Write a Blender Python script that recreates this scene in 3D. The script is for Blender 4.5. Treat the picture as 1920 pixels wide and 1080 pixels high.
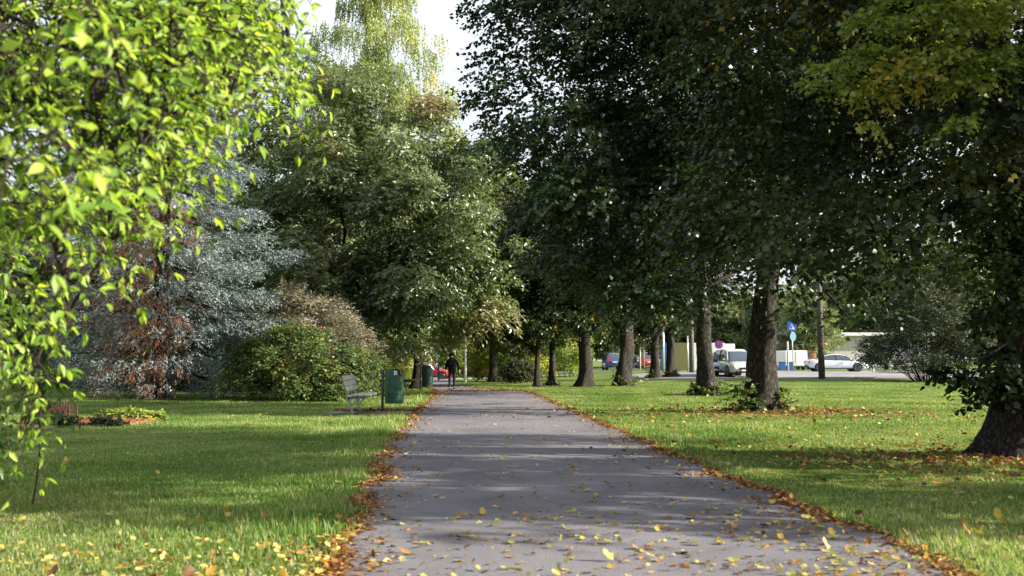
import bpy, bmesh, math, random
import numpy as np
from mathutils import Vector, Matrix
R = math.radians
for o in list(bpy.data.objects): bpy.data.objects.remove(o)
S = bpy.context.scene
C = S.collection

# ---------------------------------------------------------------- camera, light
H = 1.4; F = 1867.0; PITCH = math.atan(136/F)
cd = bpy.data.cameras.new('camera'); cam = bpy.data.objects.new('camera', cd); C.objects.link(cam)
cam.location = (0, 0, H); cam.rotation_euler = (math.pi/2+PITCH, 0, 0)
cd.sensor_width = 36; cd.lens = 35.0; cd.clip_end = 3000; cd.clip_start = .05
cd.dof.use_dof = True; cd.dof.focus_distance = 24; cd.dof.aperture_fstop = 2.3
S.camera = cam
SUN_EL, SUN_AZ = 23.0, 97.0        # azimuth clockwise from +Y (the view direction)
w = bpy.data.worlds.new('World'); S.world = w; w.use_nodes = True
nt = w.node_tree; nt.nodes.clear()
sky = nt.nodes.new('ShaderNodeTexSky'); sky.sky_type = 'NISHITA'; sky.sun_disc = False
sky.sun_elevation = R(SUN_EL); sky.sun_rotation = R(SUN_AZ); sky.dust_density = 5.0; sky.air_density = 1.2; sky.ozone_density = 1.2
bg = nt.nodes.new('ShaderNodeBackground'); bg.inputs[1].default_value = .08
wo = nt.nodes.new('ShaderNodeOutputWorld')
# thin bright high cloud veil over the whole sky
tcw = nt.nodes.new('ShaderNodeTexCoord'); nzw = nt.nodes.new('ShaderNodeTexNoise'); nzw.inputs['Scale'].default_value = 1.6; nzw.inputs['Detail'].default_value = 6
rmw = nt.nodes.new('ShaderNodeMapRange'); rmw.inputs[1].default_value = .3; rmw.inputs[2].default_value = .7; rmw.inputs[3].default_value = .5; rmw.inputs[4].default_value = .9
mxw = nt.nodes.new('ShaderNodeMixRGB'); mxw.inputs[2].default_value = (4.9, 5.15, 5.5, 1)
nt.links.new(tcw.outputs['Generated'], nzw.inputs[0]); nt.links.new(nzw.outputs[0], rmw.inputs[0]); nt.links.new(rmw.outputs[0], mxw.inputs[0]); nt.links.new(sky.outputs[0], mxw.inputs[1])
nt.links.new(mxw.outputs[0], bg.inputs[0]); nt.links.new(bg.outputs[0], wo.inputs[0])
sl = bpy.data.lights.new('sun', 'SUN'); sl.energy = 5.0; sl.angle = R(.55); sl.color = (1, .93, .80)
sun = bpy.data.objects.new('sun', sl); C.objects.link(sun)
sd = Vector((math.sin(R(SUN_AZ))*math.cos(R(SUN_EL)), math.cos(R(SUN_AZ))*math.cos(R(SUN_EL)), math.sin(R(SUN_EL))))
sun.rotation_euler = sd.to_track_quat('Z', 'Y').to_euler(); sun.location = sd*60
S.view_settings.view_transform = 'Standard'; S.view_settings.look = 'None'
S.view_settings.exposure = 1.6; S.view_settings.gamma = 1
S.render.engine = 'CYCLES'
S.cycles.max_bounces = 8; S.cycles.transmission_bounces = 4; S.cycles.diffuse_bounces = 4; S.cycles.transparent_max_bounces = 6

# ---------------------------------------------------------------- helpers
def atx(px, Y): return (px-960)/F*Y*1.0
def zat(py, Y): return H + Y*math.tan(PITCH+math.atan((540-py)/F))
def gdist(py): return H/math.tan(-(PITCH+math.atan((540-py)/F)))
def sm(t):
    t = np.clip(t, 0, 1); return t*t*(3-2*t)
def gz(x, y):
    x = np.asarray(x, float); y = np.asarray(y, float)
    return (.47*sm((y-50)/32)*sm((x-4)/10) - .3*sm((y-58)/34)*sm((3-x)/6)
            + .025*np.sin(x*.35+1)*np.sin(y*.23)*sm((np.abs(x-1.3)-2.6)/2))
def g1(x, y): return float(gz(x, y))

def tag(o, label=None, cat=None, group=None, kind=None):
    if label: o['label'] = label
    if cat: o['category'] = cat
    if group: o['group'] = group
    if kind: o['kind'] = kind
    return o
def thing(name, label, cat, loc=(0,0,0), rz=0, group=None):
    o = bpy.data.objects.new(name, None); C.objects.link(o)
    o.empty_display_size = .2
    o.location = loc; o.rotation_euler = (0, 0, rz)
    return tag(o, label, cat, group)
def link(name, me, parent=None):
    o = bpy.data.objects.new(name, me); C.objects.link(o)
    if parent: o.parent = parent
    return o
def mesh_np(name, V, F_, mat, rnd=None, smooth=False, mats=None, midx=None):
    me = bpy.data.meshes.new(name)
    V = np.asarray(V, np.float32)
    if isinstance(F_, np.ndarray): F_ = [F_]
    me.vertices.add(len(V)); me.vertices.foreach_set('co', V.ravel())
    nl = sum(f.size for f in F_); npoly = sum(len(f) for f in F_)
    me.loops.add(nl); me.polygons.add(npoly)
    me.loops.foreach_set('vertex_index', np.concatenate([f.ravel() for f in F_]).astype(np.int32))
    tot = np.concatenate([np.full(len(f), f.shape[1], np.int32) for f in F_])
    st = np.concatenate([[0], np.cumsum(tot)[:-1]]).astype(np.int32)
    me.polygons.foreach_set('loop_start', st); me.polygons.foreach_set('loop_total', tot)
    if smooth: me.polygons.foreach_set('use_smooth', np.ones(npoly, bool))
    for m in (mats or [mat]): me.materials.append(m)
    if midx is not None: me.polygons.foreach_set('material_index', np.asarray(midx, np.int32))
    me.update(calc_edges=True)
    if rnd is not None:
        a = me.attributes.new('rnd', 'FLOAT', 'POINT'); a.data.foreach_set('value', np.asarray(rnd, np.float32))
    return me
class MB:
    def __init__(s): s.v = []; s.f = []
    def add(s, vs, fs):
        n = len(s.v); s.v += [tuple(v) for v in vs]; s.f += [tuple(i+n for i in f) for f in fs]; return s
    def box(s, c, d, M=None):
        x, y, z = d[0]/2, d[1]/2, d[2]/2
        vs = [Vector((sx*x, sy*y, sz*z)) for sx in (-1,1) for sy in (-1,1) for sz in (-1,1)]
        if M is not None: vs = [M @ v for v in vs]
        vs = [v+Vector(c) for v in vs]
        return s.add(vs, [(0,1,3,2),(4,6,7,5),(0,4,5,1),(2,3,7,6),(0,2,6,4),(1,5,7,3)])
    def bar(s, a, b, w_, h_):
        a = Vector(a); b = Vector(b); d = b-a; M = d.to_track_quat('Z', 'Y').to_matrix()
        return s.box((a+b)/2, (w_, h_, d.length), M)
    def tube(s, pts, rad, n=10, cap=True):
        pts = [Vector(p) for p in pts]; m = len(pts); base = len(s.v)
        if not hasattr(rad, '__len__'): rad = [rad]*m
        for i, p in enumerate(pts):
            d = (pts[min(i+1, m-1)]-pts[max(i-1, 0)]).normalized()
            u = d.cross(Vector((0,1,0) if abs(d.y) < .9 else (1,0,0))).normalized(); v = d.cross(u)
            for k in range(n):
                a = 2*math.pi*k/n; s.v.append(tuple(p+(u*math.cos(a)+v*math.sin(a))*rad[i]))
        for i in range(m-1):
            for k in range(n):
                a = base+i*n+k; b = base+i*n+(k+1)%n
                s.f.append((a, b, b+n, a+n))
        if cap:
            s.f.append(tuple(base+k for k in range(n))[::-1]); s.f.append(tuple(base+(m-1)*n+k for k in range(n)))
        return s
    def build(s, name, mat, parent=None, smooth=False, bevel=0):
        me = bpy.data.meshes.new(name); me.from_pydata(s.v, [], s.f); me.materials.append(mat)
        bm = bmesh.new(); bm.from_mesh(me); bmesh.ops.recalc_face_normals(bm, faces=bm.faces)
        if bevel:
            bmesh.ops.bevel(bm, geom=list(bm.edges), offset=bevel, segments=1, affect='EDGES')
        bm.to_mesh(me); bm.free()
        if smooth: me.polygons.foreach_set('use_smooth', [True]*len(me.polygons)); 
        o = link(name, me, parent)
        return o

# ---------------------------------------------------------------- materials
def newmat(name):
    m = bpy.data.materials.new(name); m.use_nodes = True; t = m.node_tree
    b = t.nodes['Principled BSDF']; return m, t, b
def N(t, typ, **kw):
    n = t.nodes.new(typ)
    for k, v in kw.items():
        if k.startswith('i_'):
            key = k[2:]; n.inputs[int(key) if key.isdigit() else key].default_value = v
        else: setattr(n, k, v)
    return n
def ramp(t, stops, fac=None, interp='LINEAR'):
    r = t.nodes.new('ShaderNodeValToRGB'); cr = r.color_ramp; cr.interpolation = interp
    while len(cr.elements) < len(stops): cr.elements.new(.5)
    for e, (p, c) in zip(cr.elements, stops): e.position = p; e.color = (*c, 1)
    if fac is not None: t.links.new(fac, r.inputs[0])
    return r
def plain(name, col, rough=.6, metal=0, var=.15, scale=6, bump=0, spec=.4, coat=0):
    m, t, b = newmat(name)
    tc = N(t, 'ShaderNodeTexCoord'); n = N(t, 'ShaderNodeTexNoise', i_Scale=scale, i_Detail=5.0)
    t.links.new(tc.outputs['Object'], n.inputs['Vector'])
    r = ramp(t, [(.3, tuple(c*(1-var) for c in col)), (.7, tuple(min(1, c*(1+var)) for c in col))], n.outputs[0])
    t.links.new(r.outputs[0], b.inputs['Base Color'])
    b.inputs['Roughness'].default_value = rough; b.inputs['Metallic'].default_value = metal
    b.inputs['Specular IOR Level'].default_value = spec
    if coat: b.inputs['Coat Weight'].default_value = coat; b.inputs['Coat Roughness'].default_value = .05
    if bump:
        bp = N(t, 'ShaderNodeBump', i_Strength=bump, i_Distance=.02); t.links.new(n.outputs[0], bp.inputs['Height'])
        t.links.new(bp.outputs[0], b.inputs['Normal'])
    return m
def leafmat(name, stops, trans=.35, rough=.45, spec=.4, tcol=1.3, patch=0.0, instrand=False):
    m, t, b = newmat(name)
    a = N(t, 'ShaderNodeAttribute', attribute_name='rnd')
    fac = a.outputs['Fac']
    if patch:
        g = N(t, 'ShaderNodeNewGeometry'); n = N(t, 'ShaderNodeTexNoise', i_Scale=patch, i_Detail=3.0)
        t.links.new(g.outputs['Position'], n.inputs['Vector'])
        mr = N(t, 'ShaderNodeMapRange'); mr.inputs[1].default_value = .35; mr.inputs[2].default_value = .65
        mr.inputs[3].default_value = -.3; mr.inputs[4].default_value = .3
        t.links.new(n.outputs[0], mr.inputs[0])
        ad = N(t, 'ShaderNodeMath', operation='ADD', use_clamp=True); t.links.new(fac, ad.inputs[0]); t.links.new(mr.outputs[0], ad.inputs[1]); fac = ad.outputs[0]
    r = ramp(t, stops, fac)
    t.links.new(r.outputs[0], b.inputs['Base Color'])
    b.inputs['Roughness'].default_value = rough; b.inputs['Specular IOR Level'].default_value = spec
    hs = N(t, 'ShaderNodeMixRGB', blend_type='MULTIPLY'); hs.inputs[0].default_value = 1
    hs.inputs[2].default_value = (tcol*1.15, tcol*1.15, tcol*.5, 1)
    t.links.new(r.outputs[0], hs.inputs[1])
    tr = N(t, 'ShaderNodeBsdfTranslucent'); t.links.new(hs.outputs[0], tr.inputs[0])
    mx = N(t, 'ShaderNodeMixShader'); mx.inputs[0].default_value = trans
    t.links.new(b.outputs[0], mx.inputs[1]); t.links.new(tr.outputs[0], mx.inputs[2])
    t.links.new(mx.outputs[0], t.nodes['Material Output'].inputs[0])
    return m
def barkmat(name, c1, c2, scale=8, moss=0):
    m, t, b = newmat(name)
    tc = N(t, 'ShaderNodeTexCoord'); mp = N(t, 'ShaderNodeMapping'); mp.inputs['Scale'].default_value = (1, 1, .25)
    t.links.new(tc.outputs['Object'], mp.inputs[0])
    n = N(t, 'ShaderNodeTexNoise', i_Scale=scale*2, i_Detail=8.0, i_Roughness=.7); t.links.new(mp.outputs[0], n.inputs[0])
    v = N(t, 'ShaderNodeTexVoronoi', i_Scale=scale*1.6); v.feature = 'DISTANCE_TO_EDGE'
    ad = N(t, 'ShaderNodeMixRGB', blend_type='ADD'); ad.inputs[0].default_value = .12
    t.links.new(mp.outputs[0], ad.inputs[1]); t.links.new(n.outputs[1], ad.inputs[2]); t.links.new(ad.outputs[0], v.inputs[0])
    mu = N(t, 'ShaderNodeMath', operation='MULTIPLY'); mu.inputs[1].default_value = 3.0
    t.links.new(v.outputs[0], mu.inputs[0])
    ml = N(t, 'ShaderNodeMath', operation='MULTIPLY', use_clamp=True); t.links.new(mu.outputs[0], ml.inputs[0]); t.links.new(n.outputs[0], ml.inputs[1])
    r = ramp(t, [(0, c1), (.55, c2), (1, tuple(min(1, c*1.5) for c in c2))], ml.outputs[0])
    t.links.new(r.outputs[0], b.inputs['Base Color']); b.inputs['Roughness'].default_value = .9; b.inputs['Specular IOR Level'].default_value = .15
    bp = N(t, 'ShaderNodeBump', i_Strength=.9, i_Distance=.04); t.links.new(ml.outputs[0], bp.inputs['Height']); t.links.new(bp.outputs[0], b.inputs['Normal'])
    return m

def ground_mat():
    m, t, b = newmat('lawn_soil')
    g = N(t, 'ShaderNodeNewGeometry')
    n1 = N(t, 'ShaderNodeTexNoise', i_Scale=.35, i_Detail=4.0); n2 = N(t, 'ShaderNodeTexNoise', i_Scale=14.0, i_Detail=8.0, i_Roughness=.7)
    n3 = N(t, 'ShaderNodeTexNoise', i_Scale=2.2, i_Detail=5.0)
    for n in (n1, n2, n3): t.links.new(g.outputs['Position'], n.inputs[0])
    r1 = ramp(t, [(.32, (.06, .11, .02)), (.46, (.085, .15, .026)), (.58, (.13, .165, .05)), (.7, (.17, .165, .08))], n1.outputs[0])
    r2 = ramp(t, [(.3, (.45, .42, .38)), (.5, (1, 1, 1)), (.72, (1.5, 1.5, 1.35))], n2.outputs[0])
    r3 = ramp(t, [(.35, (.8, .9, .8)), (.6, (1.15, 1.05, 1))], n3.outputs[0])
    a = N(t, 'ShaderNodeMixRGB', blend_type='MULTIPLY'); a.inputs[0].default_value = 1
    t.links.new(r1.outputs[0], a.inputs[1]); t.links.new(r2.outputs[0], a.inputs[2])
    c = N(t, 'ShaderNodeMixRGB', blend_type='MULTIPLY'); c.inputs[0].default_value = 1
    t.links.new(a.outputs[0], c.inputs[1]); t.links.new(r3.outputs[0], c.inputs[2])
    t.links.new(c.outputs[0], b.inputs['Base Color']); b.inputs['Roughness'].default_value = .95; b.inputs['Specular IOR Level'].default_value = .1
    bp = N(t, 'ShaderNodeBump', i_Strength=1.0, i_Distance=.06); t.links.new(n2.outputs[0], bp.inputs['Height']); t.links.new(bp.outputs[0], b.inputs['Normal'])
    return m
def asphalt_mat(name, base, tint=(1, .95, 1.03)):
    m, t, b = newmat(name)
    g = N(t, 'ShaderNodeNewGeometry')
    n1 = N(t, 'ShaderNodeTexNoise', i_Scale=.7, i_Detail=5.0, i_Roughness=.6); n2 = N(t, 'ShaderNodeTexNoise', i_Scale=90.0, i_Detail=3.0)
    v = N(t, 'ShaderNodeTexVoronoi', i_Scale=55.0)
    v2 = N(t, 'ShaderNodeTexVoronoi', i_Scale=.45); v2.feature = 'DISTANCE_TO_EDGE'
    mp = N(t, 'ShaderNodeMixRGB', blend_type='ADD'); mp.inputs[0].default_value = .5
    n4 = N(t, 'ShaderNodeTexNoise', i_Scale=1.6, i_Detail=4.0); t.links.new(g.outputs['Position'], n4.inputs[0])
    t.links.new(g.outputs['Position'], mp.inputs[1]); t.links.new(n4.outputs[1], mp.inputs[2]); t.links.new(mp.outputs[0], v2.inputs[0])
    for n in (n1, n2, v): t.links.new(g.outputs['Position'], n.inputs[0])
    bc = [base*x for x in tint]
    r1 = ramp(t, [(.3, tuple(x*.82 for x in bc)), (.7, tuple(x*1.18 for x in bc))], n1.outputs[0])
    r2 = ramp(t, [(.3, (.6,)*3), (.7, (1.4,)*3)], n2.outputs[0])
    n5 = N(t, 'ShaderNodeTexNoise', i_Scale=.22, i_Detail=7.0, i_Roughness=.7); t.links.new(g.outputs['Position'], n5.inputs[0]); r5 = ramp(t, [(.38, (.72, .72, .74)), (.5, (1,)*3), (.64, (1.12, 1.1, 1.06))], n5.outputs[0])
    r3 = ramp(t, [(0, (.6,)*3), (.006, (.62,)*3), (.014, (1,)*3)], v2.outputs[0])
    r4 = ramp(t, [(0, (1.35,)*3), (.25, (1,)*3), (1, (.9,)*3)], v.outputs[0])
    cur = r1.outputs[0]
    for r in (r2, r4, r5):
        a = N(t, 'ShaderNodeMixRGB', blend_type='MULTIPLY'); a.inputs[0].default_value = 1
        t.links.new(cur, a.inputs[1]); t.links.new(r.outputs[0], a.inputs[2]); cur = a.outputs[0]
    t.links.new(cur, b.inputs['Base Color']); b.inputs['Roughness'].default_value = .85; b.inputs['Specular IOR Level'].default_value = .3
    bp = N(t, 'ShaderNodeBump', i_Strength=.5, i_Distance=.01); t.links.new(n2.outputs[0], bp.inputs['Height']); t.links.new(bp.outputs[0], b.inputs['Normal'])
    return m

M = {}
M['ground'] = ground_mat()
M['asphalt'] = asphalt_mat('path_asphalt', .145, (1.0, .95, 1.05))
M['road'] = asphalt_mat('road_asphalt', .22, (1, .97, 1.05))
M['kerb'] = plain('kerb_stone', (.32, .31, .30), .9, bump=.3, scale=20)
M['bark'] = barkmat('linden_bark', (.010, .008, .007), (.10, .085, .072), 11)
M['bark_dark'] = barkmat('maple_bark', (.008, .007, .006), (.05, .043, .036), 9)
M['bark_grey'] = barkmat('twig_bark', (.05, .04, .032), (.16, .13, .11), 14)
M['birch_bark'] = barkmat('birch_bark', (.12, .12, .11), (.5, .49, .46), 4)
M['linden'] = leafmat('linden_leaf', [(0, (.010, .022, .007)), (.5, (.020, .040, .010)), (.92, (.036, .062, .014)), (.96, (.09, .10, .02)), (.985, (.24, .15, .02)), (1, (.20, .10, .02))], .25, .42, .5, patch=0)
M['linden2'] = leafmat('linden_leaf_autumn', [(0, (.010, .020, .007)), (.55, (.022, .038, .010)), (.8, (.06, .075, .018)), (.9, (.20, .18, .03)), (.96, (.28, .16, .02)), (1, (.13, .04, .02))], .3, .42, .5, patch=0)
M['maple'] = leafmat('maple_leaf', [(0, (.065, .095, .042)), (.5, (.125, .165, .078)), (.8, (.18, .215, .105)), (.95, (.22, .22, .11)), (1, (.24, .19, .12))], .3, .35, .7, patch=.2)
M['redmaple'] = leafmat('reddish_maple_leaf', [(0, (.06, .09, .035)), (.5, (.10, .125, .05)), (.88, (.15, .15, .07)), (1, (.19, .13, .08))], .25, .45, .4, patch=.3)
M['birch'] = leafmat('birch_leaf', [(0, (.15, .20, .08)), (.5, (.24, .29, .12)), (.85, (.36, .37, .16)), (1, (.45, .38, .15))], .45, .4, .5, patch=.25)
M['spruce'] = leafmat('blue_spruce_needle', [(0, (.07, .09, .088)), (.5, (.14, .175, .18)), (1, (.36, .43, .44))], .08, .65, .12, 1.0)
M['spruce_dead'] = leafmat('dead_spruce_twig', [(0, (.07, .035, .022)), (.6, (.17, .085, .05)), (1, (.26, .15, .09))], .05, .7, .1, 1.0)
M['ash'] = leafmat('box_elder_leaf', [(0, (.09, .18, .02)), (.35, (.22, .35, .04)), (.9, (.42, .50, .09)), (.985, (.36, .44, .09)), (1, (.55, .42, .06))], .5, .42, .4, 1.4, patch=.0)
M['rose'] = leafmat('rose_bush_leaf', [(0, (.05, .085, .025)), (.5, (.095, .14, .04)), (.9, (.16, .19, .055)), (1, (.28, .24, .07))], .3, .5, .4, patch=.8)
M['meadow'] = leafmat('brownish_shrub_leaf', [(0, (.13, .125, .085)), (.5, (.24, .215, .16)), (1, (.40, .34, .27))], .22, .6, .3, patch=.7)
M['yellowbush'] = leafmat('yellow_green_leaf', [(0, (.12, .19, .04)), (.5, (.23, .29, .06)), (.8, (.38, .36, .08)), (1, (.5, .38, .08))], .4, .45, .4, patch=.3)
M['farleaf'] = leafmat('far_leaf', [(0, (.07, .10, .045)), (.6, (.14, .19, .08)), (1, (.25, .28, .12))], .3, .5, .4, patch=.15)
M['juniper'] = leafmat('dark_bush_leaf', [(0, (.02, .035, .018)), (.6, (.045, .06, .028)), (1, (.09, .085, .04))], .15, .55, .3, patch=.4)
M['grass'] = leafmat('grass_blade', [(0, (.06, .125, .02)), (.35, (.11, .21, .03)), (.6, (.20, .285, .06)), (.83, (.32, .34, .16)), (1, (.42, .39, .24))], .4, .5, .35, 1.3, patch=.4)
M['litter'] = leafmat('brown_leaf_litter', [(0, (.07, .03, .015)), (.4, (.20, .085, .03)), (.7, (.33, .15, .045)), (.9, (.42, .24, .07)), (1, (.5, .36, .12))], .15, .6, .3, 1.1)
M['yleaf'] = leafmat('yellow_fallen_leaf', [(0, (.20, .22, .05)), (.35, (.36, .34, .10)), (.6, (.50, .38, .08)), (.8, (.50, .27, .05)), (.92, (.30, .12, .04)), (1, (.10, .05, .03))], .2, .5, .4, 1.1)
M['mulch'] = plain('bark_mulch', (.30, .13, .07), .9, var=.5, scale=30, bump=1)
M['brownwood'] = plain('brown_wood', (.10, .045, .03), .8, var=.25, scale=14)
M['wood'] = plain('weathered_wood', (.44, .41, .38), .8, var=.25, scale=14, bump=.3)
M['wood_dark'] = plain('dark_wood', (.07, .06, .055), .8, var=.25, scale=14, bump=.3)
M['conc'] = plain('grey_metal', (.26, .27, .27), .6, var=.15, scale=20)
M['bin'] = plain('green_bin_paint', (.004, .062, .034), .36, var=.12, scale=3, spec=.45)
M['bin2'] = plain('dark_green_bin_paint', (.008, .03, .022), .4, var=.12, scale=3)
M['white'] = plain('white_paint', (.75, .76, .78), .5, var=.05)
M['carwhite'] = plain('white_car_paint', (.74, .78, .84), .25, var=.02, coat=1)
M['carred'] = plain('red_car_paint', (.50, .015, .02), .25, var=.02, coat=1)
M['carorange'] = plain('orange_red_paint', (.62, .07, .03), .3, var=.02, coat=1)
M['carblue'] = plain('blue_car_paint', (.03, .08, .22), .3, var=.02, coat=1)
M['carsilver'] = plain('silver_blue_paint', (.42, .48, .62), .3, var=.02, coat=1)
M['carcream'] = plain('pale_green_paint', (.55, .60, .48), .3, var=.02, coat=1)
M['orange'] = plain('orange_van_paint', (.75, .16, .03), .4, var=.03)
M['glass'] = plain('car_glass', (.05, .07, .10), .06, var=.05, spec=1.0)
M['tyre'] = plain('tyre_rubber', (.02, .02, .02), .8, var=.1)
M['rim'] = plain('alloy_rim', (.45, .45, .47), .3, metal=.9, var=.1)
M['lamp'] = plain('headlight_lens', (.7, .75, .8), .1, var=.03)
M['tail'] = plain('tail_light_lens', (.55, .01, .02), .2, var=.03)
M['black'] = plain('black_plastic', (.015, .015, .016), .5)
M['cloth'] = plain('black_jacket_cloth', (.006, .006, .008), .95, var=.3, scale=20, spec=.08)
M['jeans'] = plain('dark_trouser_cloth', (.008, .008, .011), .9, var=.3)
M['skin'] = plain('skin', (.42, .24, .17), .5, var=.05)
M['wall'] = plain('beige_wall', (.52, .49, .47), .85, var=.06, scale=2, bump=.1)
M['roofw'] = plain('white_roof_trim', (.72, .72, .72), .6)
M['roofd'] = plain('dark_roof', (.08, .08, .085), .8)
M['blue'] = plain('sign_blue', (.02, .10, .50), .4, var=.03)
M['blueshed'] = plain('blue_panel', (.03, .12, .42), .5, var=.05)
M['olive'] = plain('olive_panel', (.16, .15, .06), .6, var=.1)
M['cyan'] = plain('sign_cyan_grey', (.35, .62, .68), .35, var=.05)
M['pole'] = barkmat('pole_wood', (.07, .06, .05), (.22, .20, .18), 10)
M['steel'] = plain('galvanised_steel', (.50, .52, .54), .4, metal=.5, var=.1)
M['red'] = plain('hip_red', (.55, .02, .015), .4)

# ---------------------------------------------------------------- setting
def grid(x0, x1, y0, y1, nx, ny, gx=1, gy=1, off=0):
    xs = np.linspace(x0, x1, nx); ys = y0+(y1-y0)*np.linspace(0, 1, ny)**gy
    X, Y = np.meshgrid(xs, ys); Z = gz(X, Y)+off
    V = np.stack([X, Y, Z], -1).reshape(-1, 3); i = np.arange((nx-1)*(ny-1)); r = i//(nx-1); c = i % (nx-1); a = r*nx+c
    return V, np.stack([a, a+1, a+nx+1, a+nx], 1)
# graded x positions: fine in the middle, coarse to the horizon
xs = np.concatenate([-np.geomspace(1500, 62, 14), np.linspace(-60, 60, 161), np.geomspace(62, 1500, 14)])
ys = np.concatenate([-np.geomspace(600, 22, 8), np.linspace(-20, 130, 201), np.geomspace(133, 2500, 16)])
X, Y = np.meshgrid(xs, ys); V = np.stack([X, Y, gz(X, Y)-.012], -1).reshape(-1, 3)
nx = len(xs); i = np.arange((nx-1)*(len(ys)-1)); a = i//(nx-1)*nx+i % (nx-1)
tag(link('ground', mesh_np('ground', V, np.stack([a, a+1, a+nx+1, a+nx], 1), M['ground'], smooth=True)), 'lawn ground sheet under the whole park', kind='structure')

PL = [(-30, -.95), (0, -1.1), (6, -1.2), (8, -1.3), (10.3, -1.5), (15, -1.92), (22, -2.35), (30, -2.72), (38, -3.05), (44, -3.4), (50, -4.1), (60, -5.1), (75, -6.3), (88, -7.4)]
PR = [(-30, 4.6), (0, 3.35), (6, 3.02), (8.6, 2.88), (12.8, 2.56), (16, 2.36), (21, 2.12), (30, 1.6), (38, 1.2), (44, .85), (47, .2), (50, -1.55), (60, -3.3), (75, -4.4), (88, -5.0)]
def pedge(y, T, wob=1.0, seed=0):
    y = np.asarray(y, float)
    v = np.interp(y, [p[0] for p in T], [p[1] for p in T])
    return v+wob*(.05*np.sin(y*2.1+seed)+.035*np.sin(y*5.3+2*seed)+.02*np.sin(y*13+seed))*np.clip(y/8, .6, 1.3)
def strip(name, yy, L, Rr, mat, off, label, n=9):
    V = []; 
    for j in range(n):
        x = L+(Rr-L)*j/(n-1); V.append(np.stack([x, yy, gz(x, yy)+off], -1))
    V = np.stack(V, 1).reshape(-1, 3); m = len(yy); i = np.arange((m-1)*(n-1)); a = i//(n-1)*n+i % (n-1)
    return tag(link(name, mesh_np(name, V, np.stack([a, a+1, a+n+1, a+n], 1), mat, smooth=True)), label, kind='structure')
yy = np.arange(-30, 88.01, .25)
strip('path', yy, pedge(yy, PL, 1, 1), pedge(yy, PR, 1, 4), M['asphalt'], .012, 'grey asphalt footpath running away between the lawns')
def poly(name, pts, mat, off, label, step=1.5):
    bm = bmesh.new(); bm.faces.new([bm.verts.new((x, y, 0)) for x, y in pts])
    bmesh.ops.triangulate(bm, faces=bm.faces)
    for ax in (0, 1):
        lo = min(p[ax] for p in pts); hi = max(p[ax] for p in pts); q = lo+step
        while q < hi:
            n = [0, 0, 0]; n[ax] = 1; c = [0, 0, 0]; c[ax] = q
            bmesh.ops.bisect_plane(bm, geom=bm.verts[:]+bm.edges[:]+bm.faces[:], plane_co=c, plane_no=n); q += step
    for v in bm.verts: v.co.z = g1(v.co.x, v.co.y)+off
    bmesh.ops.recalc_face_normals(bm, faces=bm.faces)
    me = bpy.data.meshes.new(name); bm.to_mesh(me); bm.free(); me.materials.append(mat)
    if me.polygons[0].normal.z < 0: me.flip_normals()
    return tag(link(name, me), label, kind='structure')
ROAD = [(9, 66), (20, 65), (34, 67), (70, 68), (70, 72), (36, 72), (30, 73.5), (28.5, 78), (70, 80), (70, 88), (21, 87.5), (18, 81), (9, 80)]
poly('road', ROAD, M['road'], .02, 'street junction beyond the right lawn')
poly('cross_street', [(-60, 87), (4, 87), (6, 96), (-60, 97)], M['road'], .024, 'street crossing at the end of the path')
poly('parking_road', [(6, 108), (40, 106), (40, 118), (4, 120)], M['road'], .02, 'parking strip behind the right trees')
poly('bench_pad', [(-5.0, 26.2), (-2.7, 26.6), (-2.7, 27.6), (-5.0, 27.7)], M['asphalt'], .006, 'small paved pad under the bench', .8)
def kerb(pts, name='kerb'):
    mb = MB()
    for (a, b) in zip(pts[:-1], pts[1:]):
        A = Vector((a[0], a[1], g1(*a)+.03)); B = Vector((b[0], b[1], g1(*b)+.03)); mb.bar(A, B, .14, .16)
    return tag(mb.build(name, M['kerb']), 'low stone kerb along the street', kind='structure')
kerb([(9, 65.9), (20, 64.9), (34, 66.9), (52, 67.5), (70, 67.9)])
kerb([(70, 72.1), (36, 72.1), (30.1, 73.6), (28.6, 77.9), (45, 78.9), (70, 79.9)])

# ---------------------------------------------------------------- foliage engine
def unit(v): return v/np.maximum(np.linalg.norm(v, axis=-1, keepdims=True), 1e-9)
LEAF = {
 'lance_simple': (np.array([(0,0,0), (.46,.36,.08), (.3,.74,0), (0,1,-.16), (-.3,.74,0), (-.46,.36,.08), (0,.5,-.05)]), np.array([(0,1,6),(1,2,6),(2,3,6),(3,4,6),(4,5,6),(5,0,6)])),
 'rhomb': (np.array([(0,0,0), (.5,.42,.06), (0,1,-.06), (-.5,.42,.06)]), np.array([(0,1,2),(0,2,3)])),
 'tri': (np.array([(-.5,.1,0), (.5,.1,0), (0,1,0)]), np.array([(0,1,2)])),
 'lance': (np.array([(0,0,0), (.36,.28,.07), (.5,.5,.05), (.26,.78,-.03), (0,1,-.16), (-.26,.78,-.03), (-.5,.5,.05), (-.36,.28,.07), (0,.3,-.03), (0,.72,-.07)]),
           np.array([(0,1,8),(1,2,8),(2,9,8),(2,3,9),(3,4,9),(0,8,7),(7,8,6),(6,8,9),(6,9,5),(5,9,4)])),
 'heart': (np.array([(0,.08,0), (.35,-.02,.05), (.55,.3,.07), (.3,.75,0), (0,1,-.1), (-.3,.75,0), (-.55,.3,.07), (-.35,-.02,.05)]),
           np.array([(0,1,2),(0,2,3),(0,3,4),(0,4,5),(0,5,6),(0,6,7)])),
}
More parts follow.
